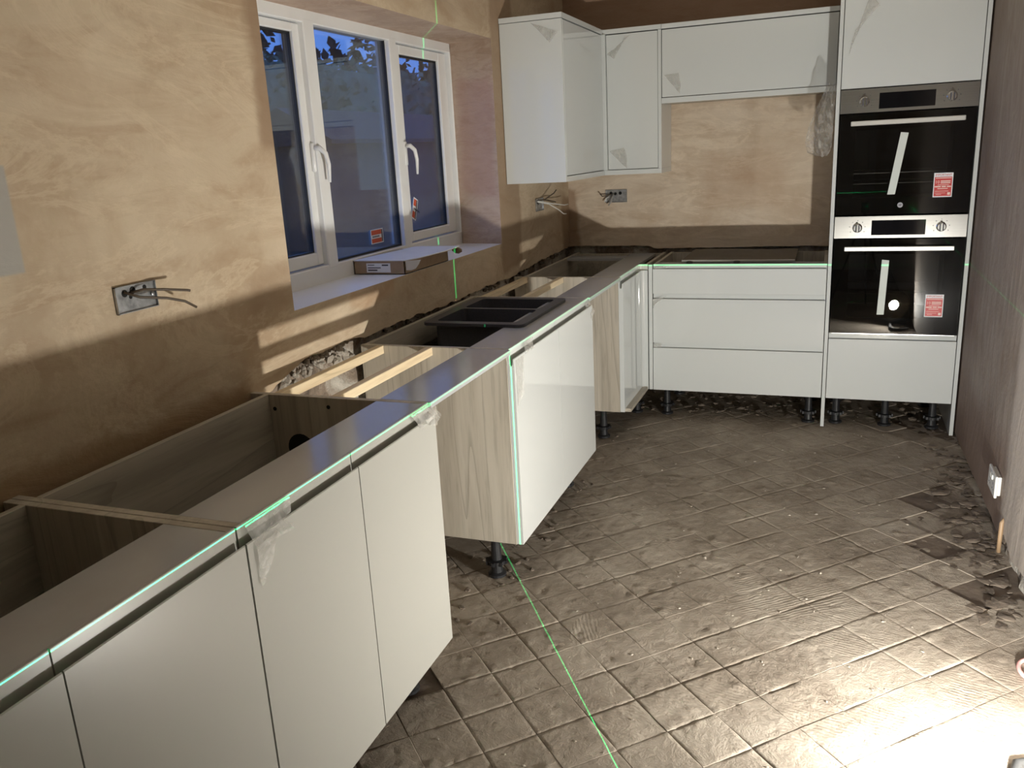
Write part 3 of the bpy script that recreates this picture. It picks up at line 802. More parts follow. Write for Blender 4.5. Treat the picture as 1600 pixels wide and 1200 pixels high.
# ---------------------------------------------------------------- ovens
def oven(z0, label, tape, stick, lower):
    t = thing('oven', (1.278, 0.25, z0), label, 'oven', 'pair of built-in ovens')
    x0, x1 = TX0 + 0.001, TX1 - 0.001; zt = z0 + 0.594; zp = z0 + 0.481
    # casing with open front cavity
    bm = B()
    for a in ((x0 + 0.02, x0 + 0.06, 0.02, 0.54, z0 + 0.01, zp), (x1 - 0.06, x1 - 0.02, 0.02, 0.54, z0 + 0.01, zp), (x0 + 0.06, x1 - 0.06, 0.02, 0.54, z0 + 0.01, z0 + 0.07), (x0 + 0.06, x1 - 0.06, 0.02, 0.54, zp - 0.05, zt - 0.01), (x0 + 0.06, x1 - 0.06, 0.45, 0.54, z0 + 0.07, zp - 0.05)):
        box(bm, *a)
    obj('casing', bm, 'cavity_dark', t)
    pan = bx('control_panel', t, 'brushed_steel', x0, x1, -0.002, 0.02, zp + 0.003, zt, 0.002, 'brushed steel control panel')
    bx('display', pan, 'screen_black', 1.153, 1.395, -0.0035, 0.0, z0 + 0.500, z0 + 0.572, 0.0005, 'black display window')
    for kx in (1.0885, 1.463):
        kb = B(); lathe(kb, [(0.0225, 0), (0.0225, 0.004), (0.020, 0.006), (0.019, 0.018), (0.017, 0.020)], (kx, -0.002, z0 + 0.536), (0, -1, 0), 28)
        k = obj('knob', kb, 'chrome', pan, False, 'round chrome knob')
        gb2 = B(); box(gb2, kx - 0.0045, kx + 0.0045, -0.0315, -0.018, z0 + 0.517, z0 + 0.556, 0.001)
        obj('knob_grip', gb2, 'chrome', pan)
        sb = B()
        for sx in (-0.0075, 0.0075): box(sb, kx + sx - 0.0022, kx + sx + 0.0022, -0.0228, -0.0215, z0 + 0.520, z0 + 0.552)
        obj('knob_slot', sb, 'print_dark', pan)
        mb = B()
        for q in range(7):
            a = math.radians(-30 + q * 40); r_ = 0.036
            box(mb, kx + r_ * math.cos(a) - 0.0016, kx + r_ * math.cos(a) + 0.0016, -0.0026, -0.0015, z0 + 0.536 + r_ * math.sin(a) - 0.0016, z0 + 0.536 + r_ * math.sin(a) + 0.0016)
        obj('dial_marks', mb, 'print_dark', pan)['kind'] = 'stuff'
    # door: black border frame, smoked glass over it
    dx0, dx1, dz0, dz1 = x0 + 0.002, x1 - 0.004, z0 + 0.004, zp - 0.001
    bm = B(); wx0, wx1, wz0, wz1 = dx0 + 0.075, dx1 - 0.085, dz0 + 0.08, dz1 - 0.075
    for a in ((dx0, wx0, -0.008, 0.016, dz0, dz1), (wx1, dx1, -0.008, 0.016, dz0, dz1), (wx0, wx1, -0.008, 0.016, dz0, wz0), (wx0, wx1, -0.008, 0.016, wz1, dz1)): box(bm, *a)
    door = obj('oven_door', bm, 'screen_black', t, label='black glass oven door')
    bx('door_glass', door, 'oven_glass', dx0, dx1, -0.0125, -0.009, dz0, dz1)
    hb = B(); box(hb, 1.032, 1.523, -0.050, -0.036, z0 + 0.426, z0 + 0.448, 0.003)
    for px in (1.06, 1.495): box(hb, px - 0.008, px + 0.008, -0.040, -0.010, z0 + 0.430, z0 + 0.444)
    obj('handle', hb, 'handle_metal', door, label='pale metal bar handle')
    # wire racks inside
    for zr in (z0 + 0.150, z0 + 0.200):
        rb = B(); tube(rb, [(wx0 - 0.01, 0.05, zr), (wx1 + 0.01, 0.05, zr)], 0.0030, 6); tube(rb, [(wx0 - 0.01, 0.42, zr), (wx1 + 0.01, 0.42, zr)], 0.0026, 6)
        for k in range(14):
            xx = wx0 + 0.01 + (wx1 - wx0 - 0.02) * k / 13; tube(rb, [(xx, 0.05, zr), (xx, 0.42, zr)], 0.0015, 5)
        obj('oven_rack', rb, 'chrome', t)
    # strip of pale tape on the door
    (ax, az), (bx_, bz), w = tape
    tb = B(); prism(tb, [(ax - w / 2, az), (ax + w / 2, az - 0.004), (bx_ + w / 2, bz), (bx_ - w / 2, bz)], 'y', -0.0145, -0.0128)
    obj('tape_strip', tb, 'tape_pale', door, label='pale strip of packing tape')
    # red leaflet sticker
    sx, sz = stick; sw, sh = 0.082, 0.113
    st = bx('sticker', door, 'label_white', sx, sx + sw, -0.0134, -0.0126, sz, sz + sh, label='red information sticker')
    bx('sticker_print', st, 'sticker_red' , sx + 0.004, sx + sw - 0.004, -0.0138, -0.0130, sz + 0.005, sz + sh - 0.019)
    text_mesh('sticker_heading', 'IMPORTANT', 0.0125, 'sticker_red', st, (sx + sw / 2, -0.0137, sz + sh - 0.010), FACE_NEGY)
    text_mesh('sticker_number', '10', 0.020, 'print_pale', st, (sx + 0.016, -0.0141, sz + 0.070), FACE_NEGY)
    lb_ = B()
    for (xa, xb, za, zb) in ((0.008, 0.076, 0.087, 0.0905), (0.030, 0.072, 0.072, 0.077), (0.030, 0.072, 0.064, 0.069), (0.018, 0.066, 0.056, 0.0585), (0.006, 0.032, 0.046, 0.052), (0.036, 0.054, 0.046, 0.052), (0.058, 0.076, 0.046, 0.052), (0.018, 0.062, 0.038, 0.0415), (0.008, 0.066, 0.027, 0.029), (0.008, 0.054, 0.019, 0.0205), (0.012, 0.036, 0.012, 0.014), (0.062, 0.074, 0.010, 0.022)):
        box(lb_, sx + xa, sx + xb, -0.0141, -0.0136, sz + za, sz + zb)
    obj('sticker_lines', lb_, 'print_pale', st)['kind'] = 'stuff'
    # round emblem
    if not lower:
        eb = B(); lathe(eb, [(0.0125, 0), (0.0125, 0.0012), (0.010, 0.0014)], (1.2745, -0.0125, z0 + 0.047), (0, -1, 0), 24)
        e_ = obj('emblem', eb, 'print_grey', door, label='small round grey emblem')
        hb2 = B()
        for (xa, xb, za, zb) in ((-0.006, -0.0035, -0.004, 0.004), (0.0005, 0.003, -0.005, 0.005), (-0.0035, 0.0005, -0.001, 0.001), (0.003, 0.007, 0.001, 0.003)):
            box(hb2, 1.2745 + xa, 1.2745 + xb, -0.0145, -0.0135, z0 + 0.047 + za, z0 + 0.047 + zb)
        obj('emblem_mark', hb2, 'print_dark', e_)['kind'] = 'stuff'
    else:
        bx('door_trim', door, 'chrome', dx0 + 0.01, dx1 - 0.01, -0.010, 0.01, z0 + 0.000, z0 + 0.003)
    return t
oven(1.1025, 'upper built-in oven, steel panel above black glass door with slanted tape strip', ((1.273, 1.490), (1.231, 1.201), 0.034), (1.4135, 1.1815), False)
oven(0.505, 'lower built-in oven, black glass door mirroring the work lamp', ((1.2265, 0.885), (1.218, 0.608), 0.033), (1.418, 0.5995), True)

# ---------------------------------------------------------------- hob
hb_ = thing('hob', (0.5, 0.34, TOP), 'black glass hob lying on top of the drawer cabinet', 'hob')
bx('hob_glass', hb_, 'hob_glass', 0.207, 0.797, 0.075, 0.575, TOP + 0.009, TOP + 0.015, 0.001)
bx('hob_box', hb_, 'steel_box', 0.235, 0.77, 0.105, 0.515, TOP - 0.045, TOP + 0.009, 0.002)
bx('front_trim', hb_, 'chrome', 0.207, 0.797, 0.0715, 0.0755, TOP + 0.003, TOP + 0.015, 0.0008, 'bright steel front trim')
for fx_ in (0.25, 0.50):
    f_ = B(); lathe(f_, [(0.02, 0), (0.016, 0.008), (0.008, 0.010)], (fx_, 0.066, TOP - 0.0005), (0, 0, 1), 16)
    obj('clip', f_, 'black_plastic', hb_)

# ---------------------------------------------------------------- sink
sk = thing('kitchen_sink', (-0.3, -1.41, TOP - 0.2), 'black composite one-and-a-half bowl sink set in the sink cabinet', 'sink')
bm = B(); X0, X1, Y0, Y1 = -0.505, -0.088, -1.690, -1.118; zr0, zr1 = TOP + 0.0005, TOP + 0.012
bowls = [(X0 + 0.042, X1 - 0.042, Y0 + 0.042, -1.392), (X0 + 0.042, X1 - 0.042, -1.368, Y1 - 0.040)]
outer = rad(X0, Y0, X1, Y1, 0.028, 4)
def rim_face(bm, outer, holes, z):
    es = []
    for loop in [outer] + holes:
        vv = [bm.verts.new((p[0], p[1], z)) for p in loop]
        es += [bm.edges.new((vv[i], vv[(i + 1) % len(vv)])) for i in range(len(vv))]
    return bmesh.ops.triangle_fill(bm, edges=es, use_beauty=True)
hl = [rad(a, c, b, d, 0.022, 4) for a, b, c, d in bowls]
rim_face(bm, outer, hl, zr1)
def wall_loop(bm, loop, z0, z1):
    A = [bm.verts.new((p[0], p[1], z0)) for p in loop]; C = [bm.verts.new((p[0], p[1], z1)) for p in loop]
    for i in range(len(loop)):
        j = (i + 1) % len(loop); bm.faces.new((A[i], A[j], C[j], C[i]))
    return A
wall_loop(bm, outer, zr0, zr1)
obj('rim', bm, 'black_sink', sk)
for (a, b, c, d), h in zip(bowls, (0.20, 0.14)):
    bm = B(); lp = rad(a, c, b, d, 0.022, 4)
    A = wall_loop(bm, lp, zr1 - h, zr1); bm.faces.new(A)
    lo_ = rad(a - 0.006, c - 0.006, b + 0.006, d + 0.006, 0.026, 4); A = wall_loop(bm, lo_, zr1 - h - 0.006, zr1 - 0.003); bm.faces.new(A)
    bo = obj('bowl', bm, 'black_sink', sk)
    wbm = B(); lathe(wbm, [(0.045, 0), (0.045, 0.002), (0.03, 0.003)], ((a + b) / 2, (c + d) / 2, zr1 - h), (0, 0, 1), 20)
    obj('waste', wbm, 'chrome', bo)

# ---------------------------------------------------------------- timbers and boards over the appliance gaps
def batten(name, x0, x1, y0, y1, z0, z1, label, grp='timber battens across the appliance gaps'):
    return tag(bx(name, None, 'pine', x0, x1, y0, y1, z0, z1, 0.0015), label, 'batten', grp)
batten('timber_batten', -0.512, -0.487, -2.633, -2.029, 0.833, TOP, 'pine batten over the near appliance gap, closer to the wall')
batten('timber_batten', -0.322, -0.297, -2.633, -2.029, 0.833, TOP, 'pine batten over the near appliance gap, closer to the white board')
batten('timber_batten', -0.530, -0.505, -1.032, -0.451, 0.833, TOP, 'pine batten over the gap behind the sink, closer to the wall')
batten('timber_batten', -0.335, -0.310, -1.032, -0.451, 0.833, TOP, 'pine batten over the gap behind the sink, closer to the white board')
def board(y0, y1, label):
    return tag(bx('bridging_board', None, 'white_rail', -0.166, -0.010, y0, y1, TOP - 0.018, TOP, 0.0012), label, 'board', 'white boards bridging the gaps')
board(-2.633, -2.029, 'white gloss board bridging the near appliance gap in front of the sink cabinet')
board(-1.032, -0.451, 'white gloss board bridging the gap between sink and corner cabinets')

# ---------------------------------------------------------------- wall cabinets
u1 = thing('corner_wall_cabinet', (-0.4, 0.2, 1.337), 'white gloss L-shaped corner wall cabinet to the right of the window', 'cabinet')
UY, UX = 0.288, -0.268    # door planes
UZ0, UZ1 = 1.338, 2.112
Y0u = -0.462
bx('end_panel', u1, 'white_gloss', XL + 0.003, UX, Y0u - 0.018, Y0u, UZ0, 2.090, 0.001)
bx('carcass', u1, 'oak_grey', XL + 0.003, UX - 0.02, Y0u, YB - 0.003, UZ0 + 0.022, 2.085)
bx('carcass', u1, 'white_gloss', UX - 0.02, 0.0385, UY + 0.02, YB - 0.003, UZ0 + 0.022, 2.085)
tf = [(XL + 0.003, Y0u - 0.021), (UX + 0.003, Y0u - 0.021), (UX + 0.003, UY - 0.003), (0.0585, UY - 0.003), (0.0585, YB - 0.003), (XL + 0.003, YB - 0.003)]
obj('cornice', prism(B(), tf, 'z', 2.092, UZ1 + 0.004), 'white_gloss', u1, label='flat white cornice strip')
obj('light_pelmet', prism(B(), [(UX - 0.018, Y0u), (UX, Y0u), (UX, UY), (0.0585, UY), (0.0585, YB - 0.003), (0.040, YB - 0.003), (0.040, UY + 0.018), (UX - 0.018, UY + 0.018)], 'z', UZ0, UZ0 + 0.026), 'white_gloss', u1)
obj('bottom_panel', prism(B(), [(XL + 0.003, Y0u), (UX - 0.018, Y0u), (UX - 0.018, UY + 0.018), (0.04, UY + 0.018), (0.04, YB - 0.003), (XL + 0.003, YB - 0.003)], 'z', UZ0 + 0.008, UZ0 + 0.020), 'white_gloss', u1)
ua = bx('door', u1, 'white_gloss', UX - 0.019, UX, Y0u + 0.003, UY - 0.022, UZ0 + 0.030, 2.087, 0.001)
ub = bx('door', u1, 'white_gloss', -0.2465, 0.0385, UY, UY + 0.019, UZ0 + 0.030, 2.087, 0.001)
bx('corner_strip', u1, 'white_gloss', UX - 0.018, -0.2485, UY - 0.0195, UY + 0.018, UZ0 + 0.027, 2.091, 0.001)
bx('end_panel', u1, 'white_gloss', 0.0405, 0.0585, UY, YB - 0.003, UZ0 + 0.026, 2.091, 0.001)
patch('protective_film', u1, [(-0.42, Y0u - 0.020, 2.082), (-0.38, Y0u - 0.024, 2.045), (-0.325, Y0u - 0.030, 1.985), (-0.285, Y0u - 0.022, 2.03)], seed=21, amp=0.006)
patch('protective_film', ub, [(-0.243, UY - 0.002, 1.99), (-0.20, UY - 0.010, 1.96), (-0.14, UY - 0.014, 2.06), (-0.10, UY - 0.004, 2.083)], seed=22, amp=0.006)
patch('protective_film', ub, [(-0.24, UY - 0.002, 1.47), (-0.15, UY - 0.012, 1.485), (-0.135, UY - 0.012, 1.43), (-0.14, UY - 0.002, 1.372)], seed=23, amp=0.006)
u2 = thing('bridging_wall_cabinet', (0.5, 0.44, 1.71), 'wide shallow white gloss wall cabinet hung over the hob space', 'cabinet')
bx('carcass', u2, 'oak_grey', 0.062, 0.9575, UY + 0.02, YB - 0.003, 1.714, 2.09)
bx('door', u2, 'white_gloss', 0.0625, 0.9555, UY, UY + 0.019, 1.7415, 2.087, 0.001)
bx('cornice', u2, 'white_gloss', 0.060, 0.9580, UY - 0.003, YB - 0.003, 2.092, UZ1 + 0.004, 0.001, 'flat white cornice strip')
bx('light_pelmet', u2, 'white_gloss', 0.060, 0.9580, UY - 0.001, UY + 0.019, 1.709, 1.738, 0.001)
patch('protective_film', u2, [(0.075, UY - 0.002, 1.855), (0.155, UY - 0.012, 1.86), (0.165, UY - 0.014, 1.80), (0.16, UY - 0.002, 1.755)], seed=24, amp=0.007)

# hanging clear film at the side of the oven tower
def hanging_film():
    bm = B(); rows = [(0.915, 0.958, 1.735), (0.895, 0.957, 1.68), (0.86, 0.955, 1.60), (0.835, 0.953, 1.53), (0.825, 0.952, 1.46), (0.838, 0.945, 1.415), (0.875, 0.93, 1.395)]
    g = []; n = 10; rr = random.Random(5)
    for k in range(19):
        f = k / 18 * (len(rows) - 1); i = min(int(f), len(rows) - 2); q = f - i
        xa, xb, z = (rows[i][m] * (1 - q) + rows[i + 1][m] * q for m in range(3))
        row = []
        for j in range(n + 1):
            s = j / n; x = xa + (xb - xa) * s
            y = 0.03 + 0.045 * math.sin(s * 7 + z * 9) * (1 - 0.4 * s) + 0.03 * noise.noise(Vector((x * 30, z * 25, 2))) + 0.015 * noise.noise(Vector((x * 80, z * 70, 5)))
            row.append(bm.verts.new((x, y, z + 0.008 * noise.noise(Vector((x * 60, z * 30, 8))))))
        g.append(row)
    for a, b in zip(g, g[1:]):
        for j in range(n): bm.faces.new((a[j], a[j + 1], b[j + 1], b[j]))
    return bm
tag(obj('plastic_film', hanging_film(), 'clear_film', None, False), 'crumpled clear plastic film hanging beside the upper oven', 'plastic film')

# ---------------------------------------------------------------- cardboard box on the sill
cb = thing('cardboard_box', (-0.74, -1.35, WIN_Z0), 'flat cardboard box with open white lid on the window sill', 'box')
bm = B(); x0, x1, y0, y1, z0, z1 = -0.818, -0.590, -1.630, -1.225, WIN_Z0 + 0.0005, WIN_Z0 + 0.053
t_ = 0.003
for a in ((x0, x1, y0, y0 + t_, z0, z1), (x0, x1, y1 - t_, y1, z0, z1), (x0, x0 + t_, y0, y1, z0, z1), (x1 - t_, x1, y0, y1, z0, z1), (x0, x1, y0, y1, z0, z0 + t_)): box(bm, *a)
obj('tray', bm, 'kraft', cb)
lid = B()
P_ = [Vector(p) for p in ((x0 - 0.004, y0 - 0.002, z1), (x1 + 0.004, y0 - 0.002, z1), (x1 + 0.030, y0 + 0.07, z1 + 0.001), (x1 + 0.052, y0 + 0.29, z1 + 0.004), (x1 + 0.050, y0 + 0.42, z1 + 0.006), (x0 + 0.05, y0 + 0.45, z1 + 0.003))]
def slab(bm, pts, t, nrm=Vector((0, 0, 1))):
    A = [bm.verts.new(p) for p in pts]; C = [bm.verts.new(p + nrm * t) for p in pts]
    n = len(pts); bm.faces.new(list(reversed(A))); bm.faces.new(C)
    for i in range(n): bm.faces.new((A[i], A[(i + 1) % n], C[(i + 1) % n], C[i]))
    bmesh.ops.recalc_face_normals(bm, faces=bm.faces)
slab(lid, P_, 0.003)
lo2 = obj('lid', lid, 'card_white', cb, label='white inner face of the lid')
fl = B(); slab(fl, [p - Vector((0, 0, 0.0022)) for p in P_], 0.0018)
obj('lid_underside', fl, 'kraft', lo2)
tabb = B(); slab(tabb, [Vector(p) for p in ((x1 + 0.005, y0 + 0.004, z1), (x1 + 0.058, y0 + 0.030, z1 + 0.001), (x1 + 0.050, y0 + 0.026, z1 - 0.016), (x1 + 0.038, y0 + 0.020, z1 - 0.032), (x1 + 0.022, y0 + 0.012, z1 - 0.038), (x1 + 0.005, y0 + 0.004, z1 - 0.036))], 0.002, Vector((0, -1, 0)))
obj('lid_tab', tabb, 'card_white', lo2)
y1 = y0 + 0.375; z1 = z1 - 0.008
ear = B(); slab(ear, [Vector(p) for p in ((x1 + 0.010, y1 + 0.045, z1 + 0.010), (x1 + 0.058, y1 + 0.030, z1 + 0.011), (x1 + 0.066, y1 + 0.034, z1 + 0.004), (x1 + 0.064, y1 + 0.038, z1 - 0.008), (x1 + 0.048, y1 + 0.040, z1 - 0.016), (x1 + 0.030, y1 + 0.042, z1 - 0.014), (x1 + 0.014, y1 + 0.044, z1 - 0.002))], 0.002, Vector((0, 1, 0)))
obj('lid_tab', ear, 'kraft', lo2)
lab = bx('label', cb, 'label_white', -0.760, -0.653, y0 - 0.0012, y0, z0 + 0.008, z0 + 0.044, label='white address label')
lb2 = B()
for (xa, xb, za, zb) in ((0.006, 0.036, 0.028, 0.031), (0.070, 0.098, 0.026, 0.0315), (0.006, 0.064, 0.0165, 0.0200), (0.006, 0.048, 0.006, 0.0115)):
    box(lb2, -0.760 + xa, -0.760 + xb, y0 - 0.0018, y0 - 0.0012, z0 + 0.008 + za, z0 + 0.008 + zb)
obj('label_print', lb2, 'print_dark', lab)['kind'] = 'stuff'

# ---------------------------------------------------------------- electrical boxes and wires
def back_box_x(name, y0, y1, z0, z1, label, wires, tilt=0.0, proud=0.004):
    """steel back box sunk in the left wall, opening towards +x"""
    t = thing(name, (XL, (y0 + y1) / 2, z0), label, 'electrical box', 'open steel back boxes')
    bm = B(); d = 0.022; w = 0.0018
    box(bm, XL + 0.0008, XL + 0.002, y0, y1, z0, z1)
    for a in ((y0, y0 + w, z0, z1), (y1 - w, y1, z0, z1), (y0, y1, z0, z0 + w), (y0, y1, z1 - w, z1)): box(bm, XL + 0.001, XL + proud + 0.004, *a)
    obj('box_body', bm, 'steel_box', t)
    kb = B()
    for (fy, fz, r) in ((0.25, 0.72, 0.009), (0.45, 0.78, 0.009), (0.38, 0.55, 0.005), (0.75, 0.8, 0.006)):
        lathe(kb, [(r, 0), (r, 0.0006)], (XL + 0.002, y0 + (y1 - y0) * fy, z0 + (z1 - z0) * fz), (1, 0, 0), 14)
    obj('knockout', kb, 'dark_void', t)['kind'] = 'stuff'
    lg = B(); lathe(lg, [(0.005, 0), (0.005, 0.004), (0.0025, 0.005)], (XL + 0.003, y1 - 0.012, (z0 + z1) / 2), (1, 0, 0), 12)
    obj('fixing_lug', lg, 'steel_box', t)
    for pts, mat in wires: obj('wire', tube(B(), pts, 0.0032, 8), mat, t, True)
    return t
x = XL
back_box_x('back_box', -3.073, -2.945, 1.173, 1.237, 'open steel double back box with two stripped cables, left of the window', [
    ([(x + 0.003, -3.025, 1.218), (x + 0.020, -3.00, 1.222), (x + 0.045, -2.96, 1.216), (x + 0.062, -2.90, 1.204), (x + 0.066, -2.895, 1.202)], 'cable_brown'),
    ([(x + 0.003, -3.045, 1.222), (x + 0.018, -3.01, 1.205), (x + 0.040, -2.95, 1.193), (x + 0.058, -2.91, 1.178), (x + 0.066, -2.882, 1.158)], 'cable_brown'),
])
back_box_x('back_box', -0.046, 0.079, 1.167, 1.236, 'open steel back box with splayed wires beside the room corner', [
    ([(x + 0.003, 0.0, 1.225), (x + 0.03, 0.04, 1.228), (x + 0.055, 0.13, 1.256), (x + 0.06, 0.16, 1.272)], 'cable_brown'),
    ([(x + 0.003, 0.01, 1.226), (x + 0.04, 0.06, 1.222), (x + 0.06, 0.14, 1.206)], 'cable_brown'),
    ([(x + 0.003, -0.01, 1.222), (x + 0.05, 0.08, 1.202), (x + 0.08, 0.24, 1.180), (x + 0.085, 0.30, 1.180)], 'cable_white'),
    ([(x + 0.003, -0.02, 1.22), (x + 0.045, 0.06, 1.20), (x + 0.07, 0.16, 1.160), (x + 0.08, 0.22, 1.132), (x + 0.085, 0.26, 1.128)], 'cable_white'),
])
t = thing('back_box', (-0.28, YB, 1.165), 'open steel double back box with short cable ends on the back wall', 'electrical box', 'open steel back boxes')
bm = B(); xa, xb, za, zb = -0.345, -0.212, 1.164, 1.240; w = 0.002
box(bm, xa, xb, YB - 0.002, YB - 0.0008, za, zb)
for a in ((xa, xa + w, za, zb), (xb - w, xb, za, zb), (xa, xb, za, za + w), (xa, xb, zb - w, zb)): box(bm, a[0], a[1], YB - 0.008, YB - 0.001, a[2], a[3])
obj('box_body', bm, 'steel_box', t)
kb = B()
for fx, fz, r in ((0.25, 0.75, 0.009), (0.45, 0.68, 0.009), (0.68, 0.72, 0.010)): lathe(kb, [(r, 0), (r, 0.0006)], (xa + (xb - xa) * fx, YB - 0.002, za + (zb - za) * fz), (0, -1, 0), 14)
obj('knockout', kb, 'dark_void', t)['kind'] = 'stuff'
for pts, mat in (([(xa + 0.035, YB - 0.003, 1.215), (xa + 0.015, YB - 0.03, 1.208), (xa - 0.015, YB - 0.035, 1.205), (xa - 0.027, YB - 0.04, 1.222)], 'cable_brown'), ([(xa + 0.05, YB - 0.003, 1.22), (xa + 0.045, YB - 0.03, 1.19), (xa + 0.04, YB - 0.035, 1.17), (xa + 0.025, YB - 0.04, 1.148)], 'cable_grey'), ([(xa + 0.02, YB - 0.003, 1.2), (xa + 0.005, YB - 0.02, 1.19), (xa - 0.002, YB - 0.03, 1.17)], 'cable_white')):
    obj('wire', tube(B(), pts, 0.004, 8), mat, t, True)

# double socket on the right wall
so = thing('wall_socket', (XR, -1.17, 0.15), 'white double socket low on the right wall', 'socket')
obj('backing', box(B(), XR - 0.014, XR - 0.001, -1.225, -1.105, 0.163, 0.237, 0.002), 'socket_white', so)
obj('plate', box(B(), XR - 0.024, XR - 0.014, -1.238, -1.092, 0.157, 0.243, 0.003), 'socket_white', so)
hb3 = B()
for cy in (-1.20, -1.13):
    for dy, dz_, a, b in ((0, 0.012, 0.002, 0.005), (-0.011, -0.010, 0.004, 0.002), (0.011, -0.010, 0.004, 0.002)): box(hb3, XR - 0.0246, XR - 0.0239, cy + dy - a, cy + dy + a, 0.192 + dz_ - b, 0.192 + dz_ + b)
obj('socket_slots', hb3, 'print_dark', so)['kind'] = 'stuff'
for cy in (-1.178, -1.152): bx('switch', so, 'socket_white', XR - 0.028, XR - 0.023, cy - 0.008, cy + 0.008, 0.212, 0.230, 0.001)
# orange conduit at the foot of the right wall
tag(obj('conduit', tube(B(), [(XR - 0.008, -1.335, FZ), (XR - 0.008, -1.335, 0.05), (XR - 0.006, -1.325, 0.10), (XR + 0.004, -1.32, 0.115)], 0.0075, 10), 'pipe_orange', None, True), 'short orange conduit stub at the foot of the right wall', 'conduit')

# ---------------------------------------------------------------- broken plaster and rubble
def chunk_mesh(k, mat):
    rr = random.Random(k); bm = B(); bmesh.ops.create_icosphere(bm, subdivisions=1, radius=1.0)
    for v in bm.verts: v.co *= rr.uniform(0.6, 1.15); v.co.z *= 0.75
    me = bpy.data.meshes.new('chunk'); bm.to_mesh(me); bm.free(); me.materials.append(MATS[mat]); return me
CH = [chunk_mesh(k, 'rubble') for k in range(7)]; CHD = [chunk_mesh(20 + k, 'rubble_dark') for k in range(5)]
rr = random.Random(11)
for i in range(64):
    y = rr.uniform(-2.47, -2.05); zmid = 0.862 if y > -2.38 else 0.845
    z = zmid + rr.uniform(-0.04, 0.030)
    if z > lb(y) - 0.006: z = lb(y) - 0.010
    c = link('mortar_chunk', rr.choice(CH), wl); s = rr.uniform(0.008, 0.020)
    c.location = (XL - 0.024 + rr.uniform(-0.008, 0.008), y, z); c.scale = (s * 0.8, s * rr.uniform(0.9, 1.5), s); c.rotation_euler = (rr.uniform(0, 6), rr.uniform(0, 6), rr.uniform(0, 6))
for i in range(40):
    y = rr.uniform(-1.95, 0.5); z = lb(y) - rr.uniform(0.004, 0.03)
    c = link('mortar_chunk', rr.choice(CHD), wl); s = rr.uniform(0.006, 0.018)
    c.location = (XL - 0.022, y, z); c.scale = (s * 0.7, s * 1.4, s); c.rotation_euler = (rr.uniform(0, 6), rr.uniform(0, 6), 0)
def rubble_field(name, n, area, smin, smax, label, mat, flat=0.5):
    bm = B(); r2 = random.Random(sum(map(ord, name)))
    for i in range(n):
        x, y = area(r2); s = r2.uniform(smin, smax) * (0.5 + r2.random())
        k0 = len(bm.verts); bmesh.ops.create_icosphere(bm, subdivisions=1, radius=s); bm.verts.ensure_lookup_table()
        rot = Matrix.Rotation(r2.uniform(0, 6), 3, 'Z')
        for v in list(bm.verts)[k0:]:
            q = v.co * r2.uniform(0.55, 1.35); q.x *= 1.5; q.z *= flat; q = rot @ q
            v.co = q + Vector((x, y, FZ + s * flat * 0.4))
    o = obj(name, bm, mat); return tag(o, label, 'rubble', kind='stuff')
random.seed(3)
rubble_field('mortar_rubble', 170, lambda r: (r.uniform(-0.05, 1.55), r.uniform(0.14, 0.56)), 0.004, 0.016, 'mortar rubble lying under the back cabinets', 'rubble_dark')
rubble_field('floor_debris', 150, lambda r: (r.uniform(-0.5, 0.0), r.uniform(-2.6, -0.3)), 0.003, 0.010, 'small mortar crumbs under the window-side cabinets', 'rubble_dark')
rubble_field('wall_foot_debris', 130, lambda r: (1.595 - min(0.19, abs(r.gauss(0, 0.07))), r.uniform(-1.9, -0.2)), 0.005, 0.024, 'broken mortar bits along the foot of the right wall', 'rubble_dark', 0.20)
rubble_field('floor_crumbs', 260, lambda r: (r.uniform(0.03, 1.38), r.uniform(-3.1, -0.02)), 0.0012, 0.0042, 'fine mortar crumbs scattered over the bare floor', 'rubble')

# ---------------------------------------------------------------- work lamp (just outside the frame at the lower right)
wlmp = thing('work_lamp', (LAMP_POS.x, LAMP_POS.y, FZ), 'small LED work lamp on the floor at the lower right edge', 'lamp')
hd = B(); lathe(hd, [(0.060, -0.080), (0.105, -0.055), (0.122, -0.012), (0.124, 0.004), (0.116, 0.006), (0.060, 0.002), (0.044, 0.0)], LAMP_POS, LAMP_DIR, 28)
obj('lamp_head', hd, 'lamp_body', wlmp, True)
ln = B(); lathe(ln, [(0.040, 0.001), (0.040, 0.004)], LAMP_POS, LAMP_DIR, 28)
obj('lens', ln, 'lamp_lens', wlmp)
side = Vector((LAMP_DIR.y, -LAMP_DIR.x, 0)).normalized()
c_ = LAMP_POS - LAMP_DIR * 0.02
br = B(); tube(br, [c_ + side * 0.128, c_ + side * 0.128 + Vector((0, 0, -0.08)), c_ + side * 0.10 + Vector((0, 0, -0.134)), c_ - side * 0.10 + Vector((0, 0, -0.134)), c_ - side * 0.128 + Vector((0, 0, -0.08)), c_ - side * 0.128], 0.006, 8)
obj('bracket', br, 'lamp_body', wlmp, True)
fo = B()
tube(fo, [(1.575, -2.93, FZ + 0.012), (1.50, -2.85, FZ + 0.012), (1.445, -2.72, FZ + 0.012), (1.437, -2.60, FZ + 0.012), (1.452, -2.545, FZ + 0.012), (1.49, -2.525, FZ + 0.012), (1.54, -2.545, FZ + 0.012), (1.565, -2.60, FZ + 0.012)], 0.012, 10)
obj('foot', fo, 'rubber_black', wlmp, True)
# pink cable loop beside the lamp
lp = [(1.565 + 0.036 * math.cos(a), -2.115 + 0.055 * math.sin(a), FZ + 0.008) for a in [math.radians(30 + k * 20) for k in range(14)]]
tag(obj('cable_loop', tube(B(), lp + [(1.60, -2.17, FZ + 0.008)], 0.006, 8), 'pink_plastic', None, True), 'pink cable loop lying at the right edge of the floor', 'cable')

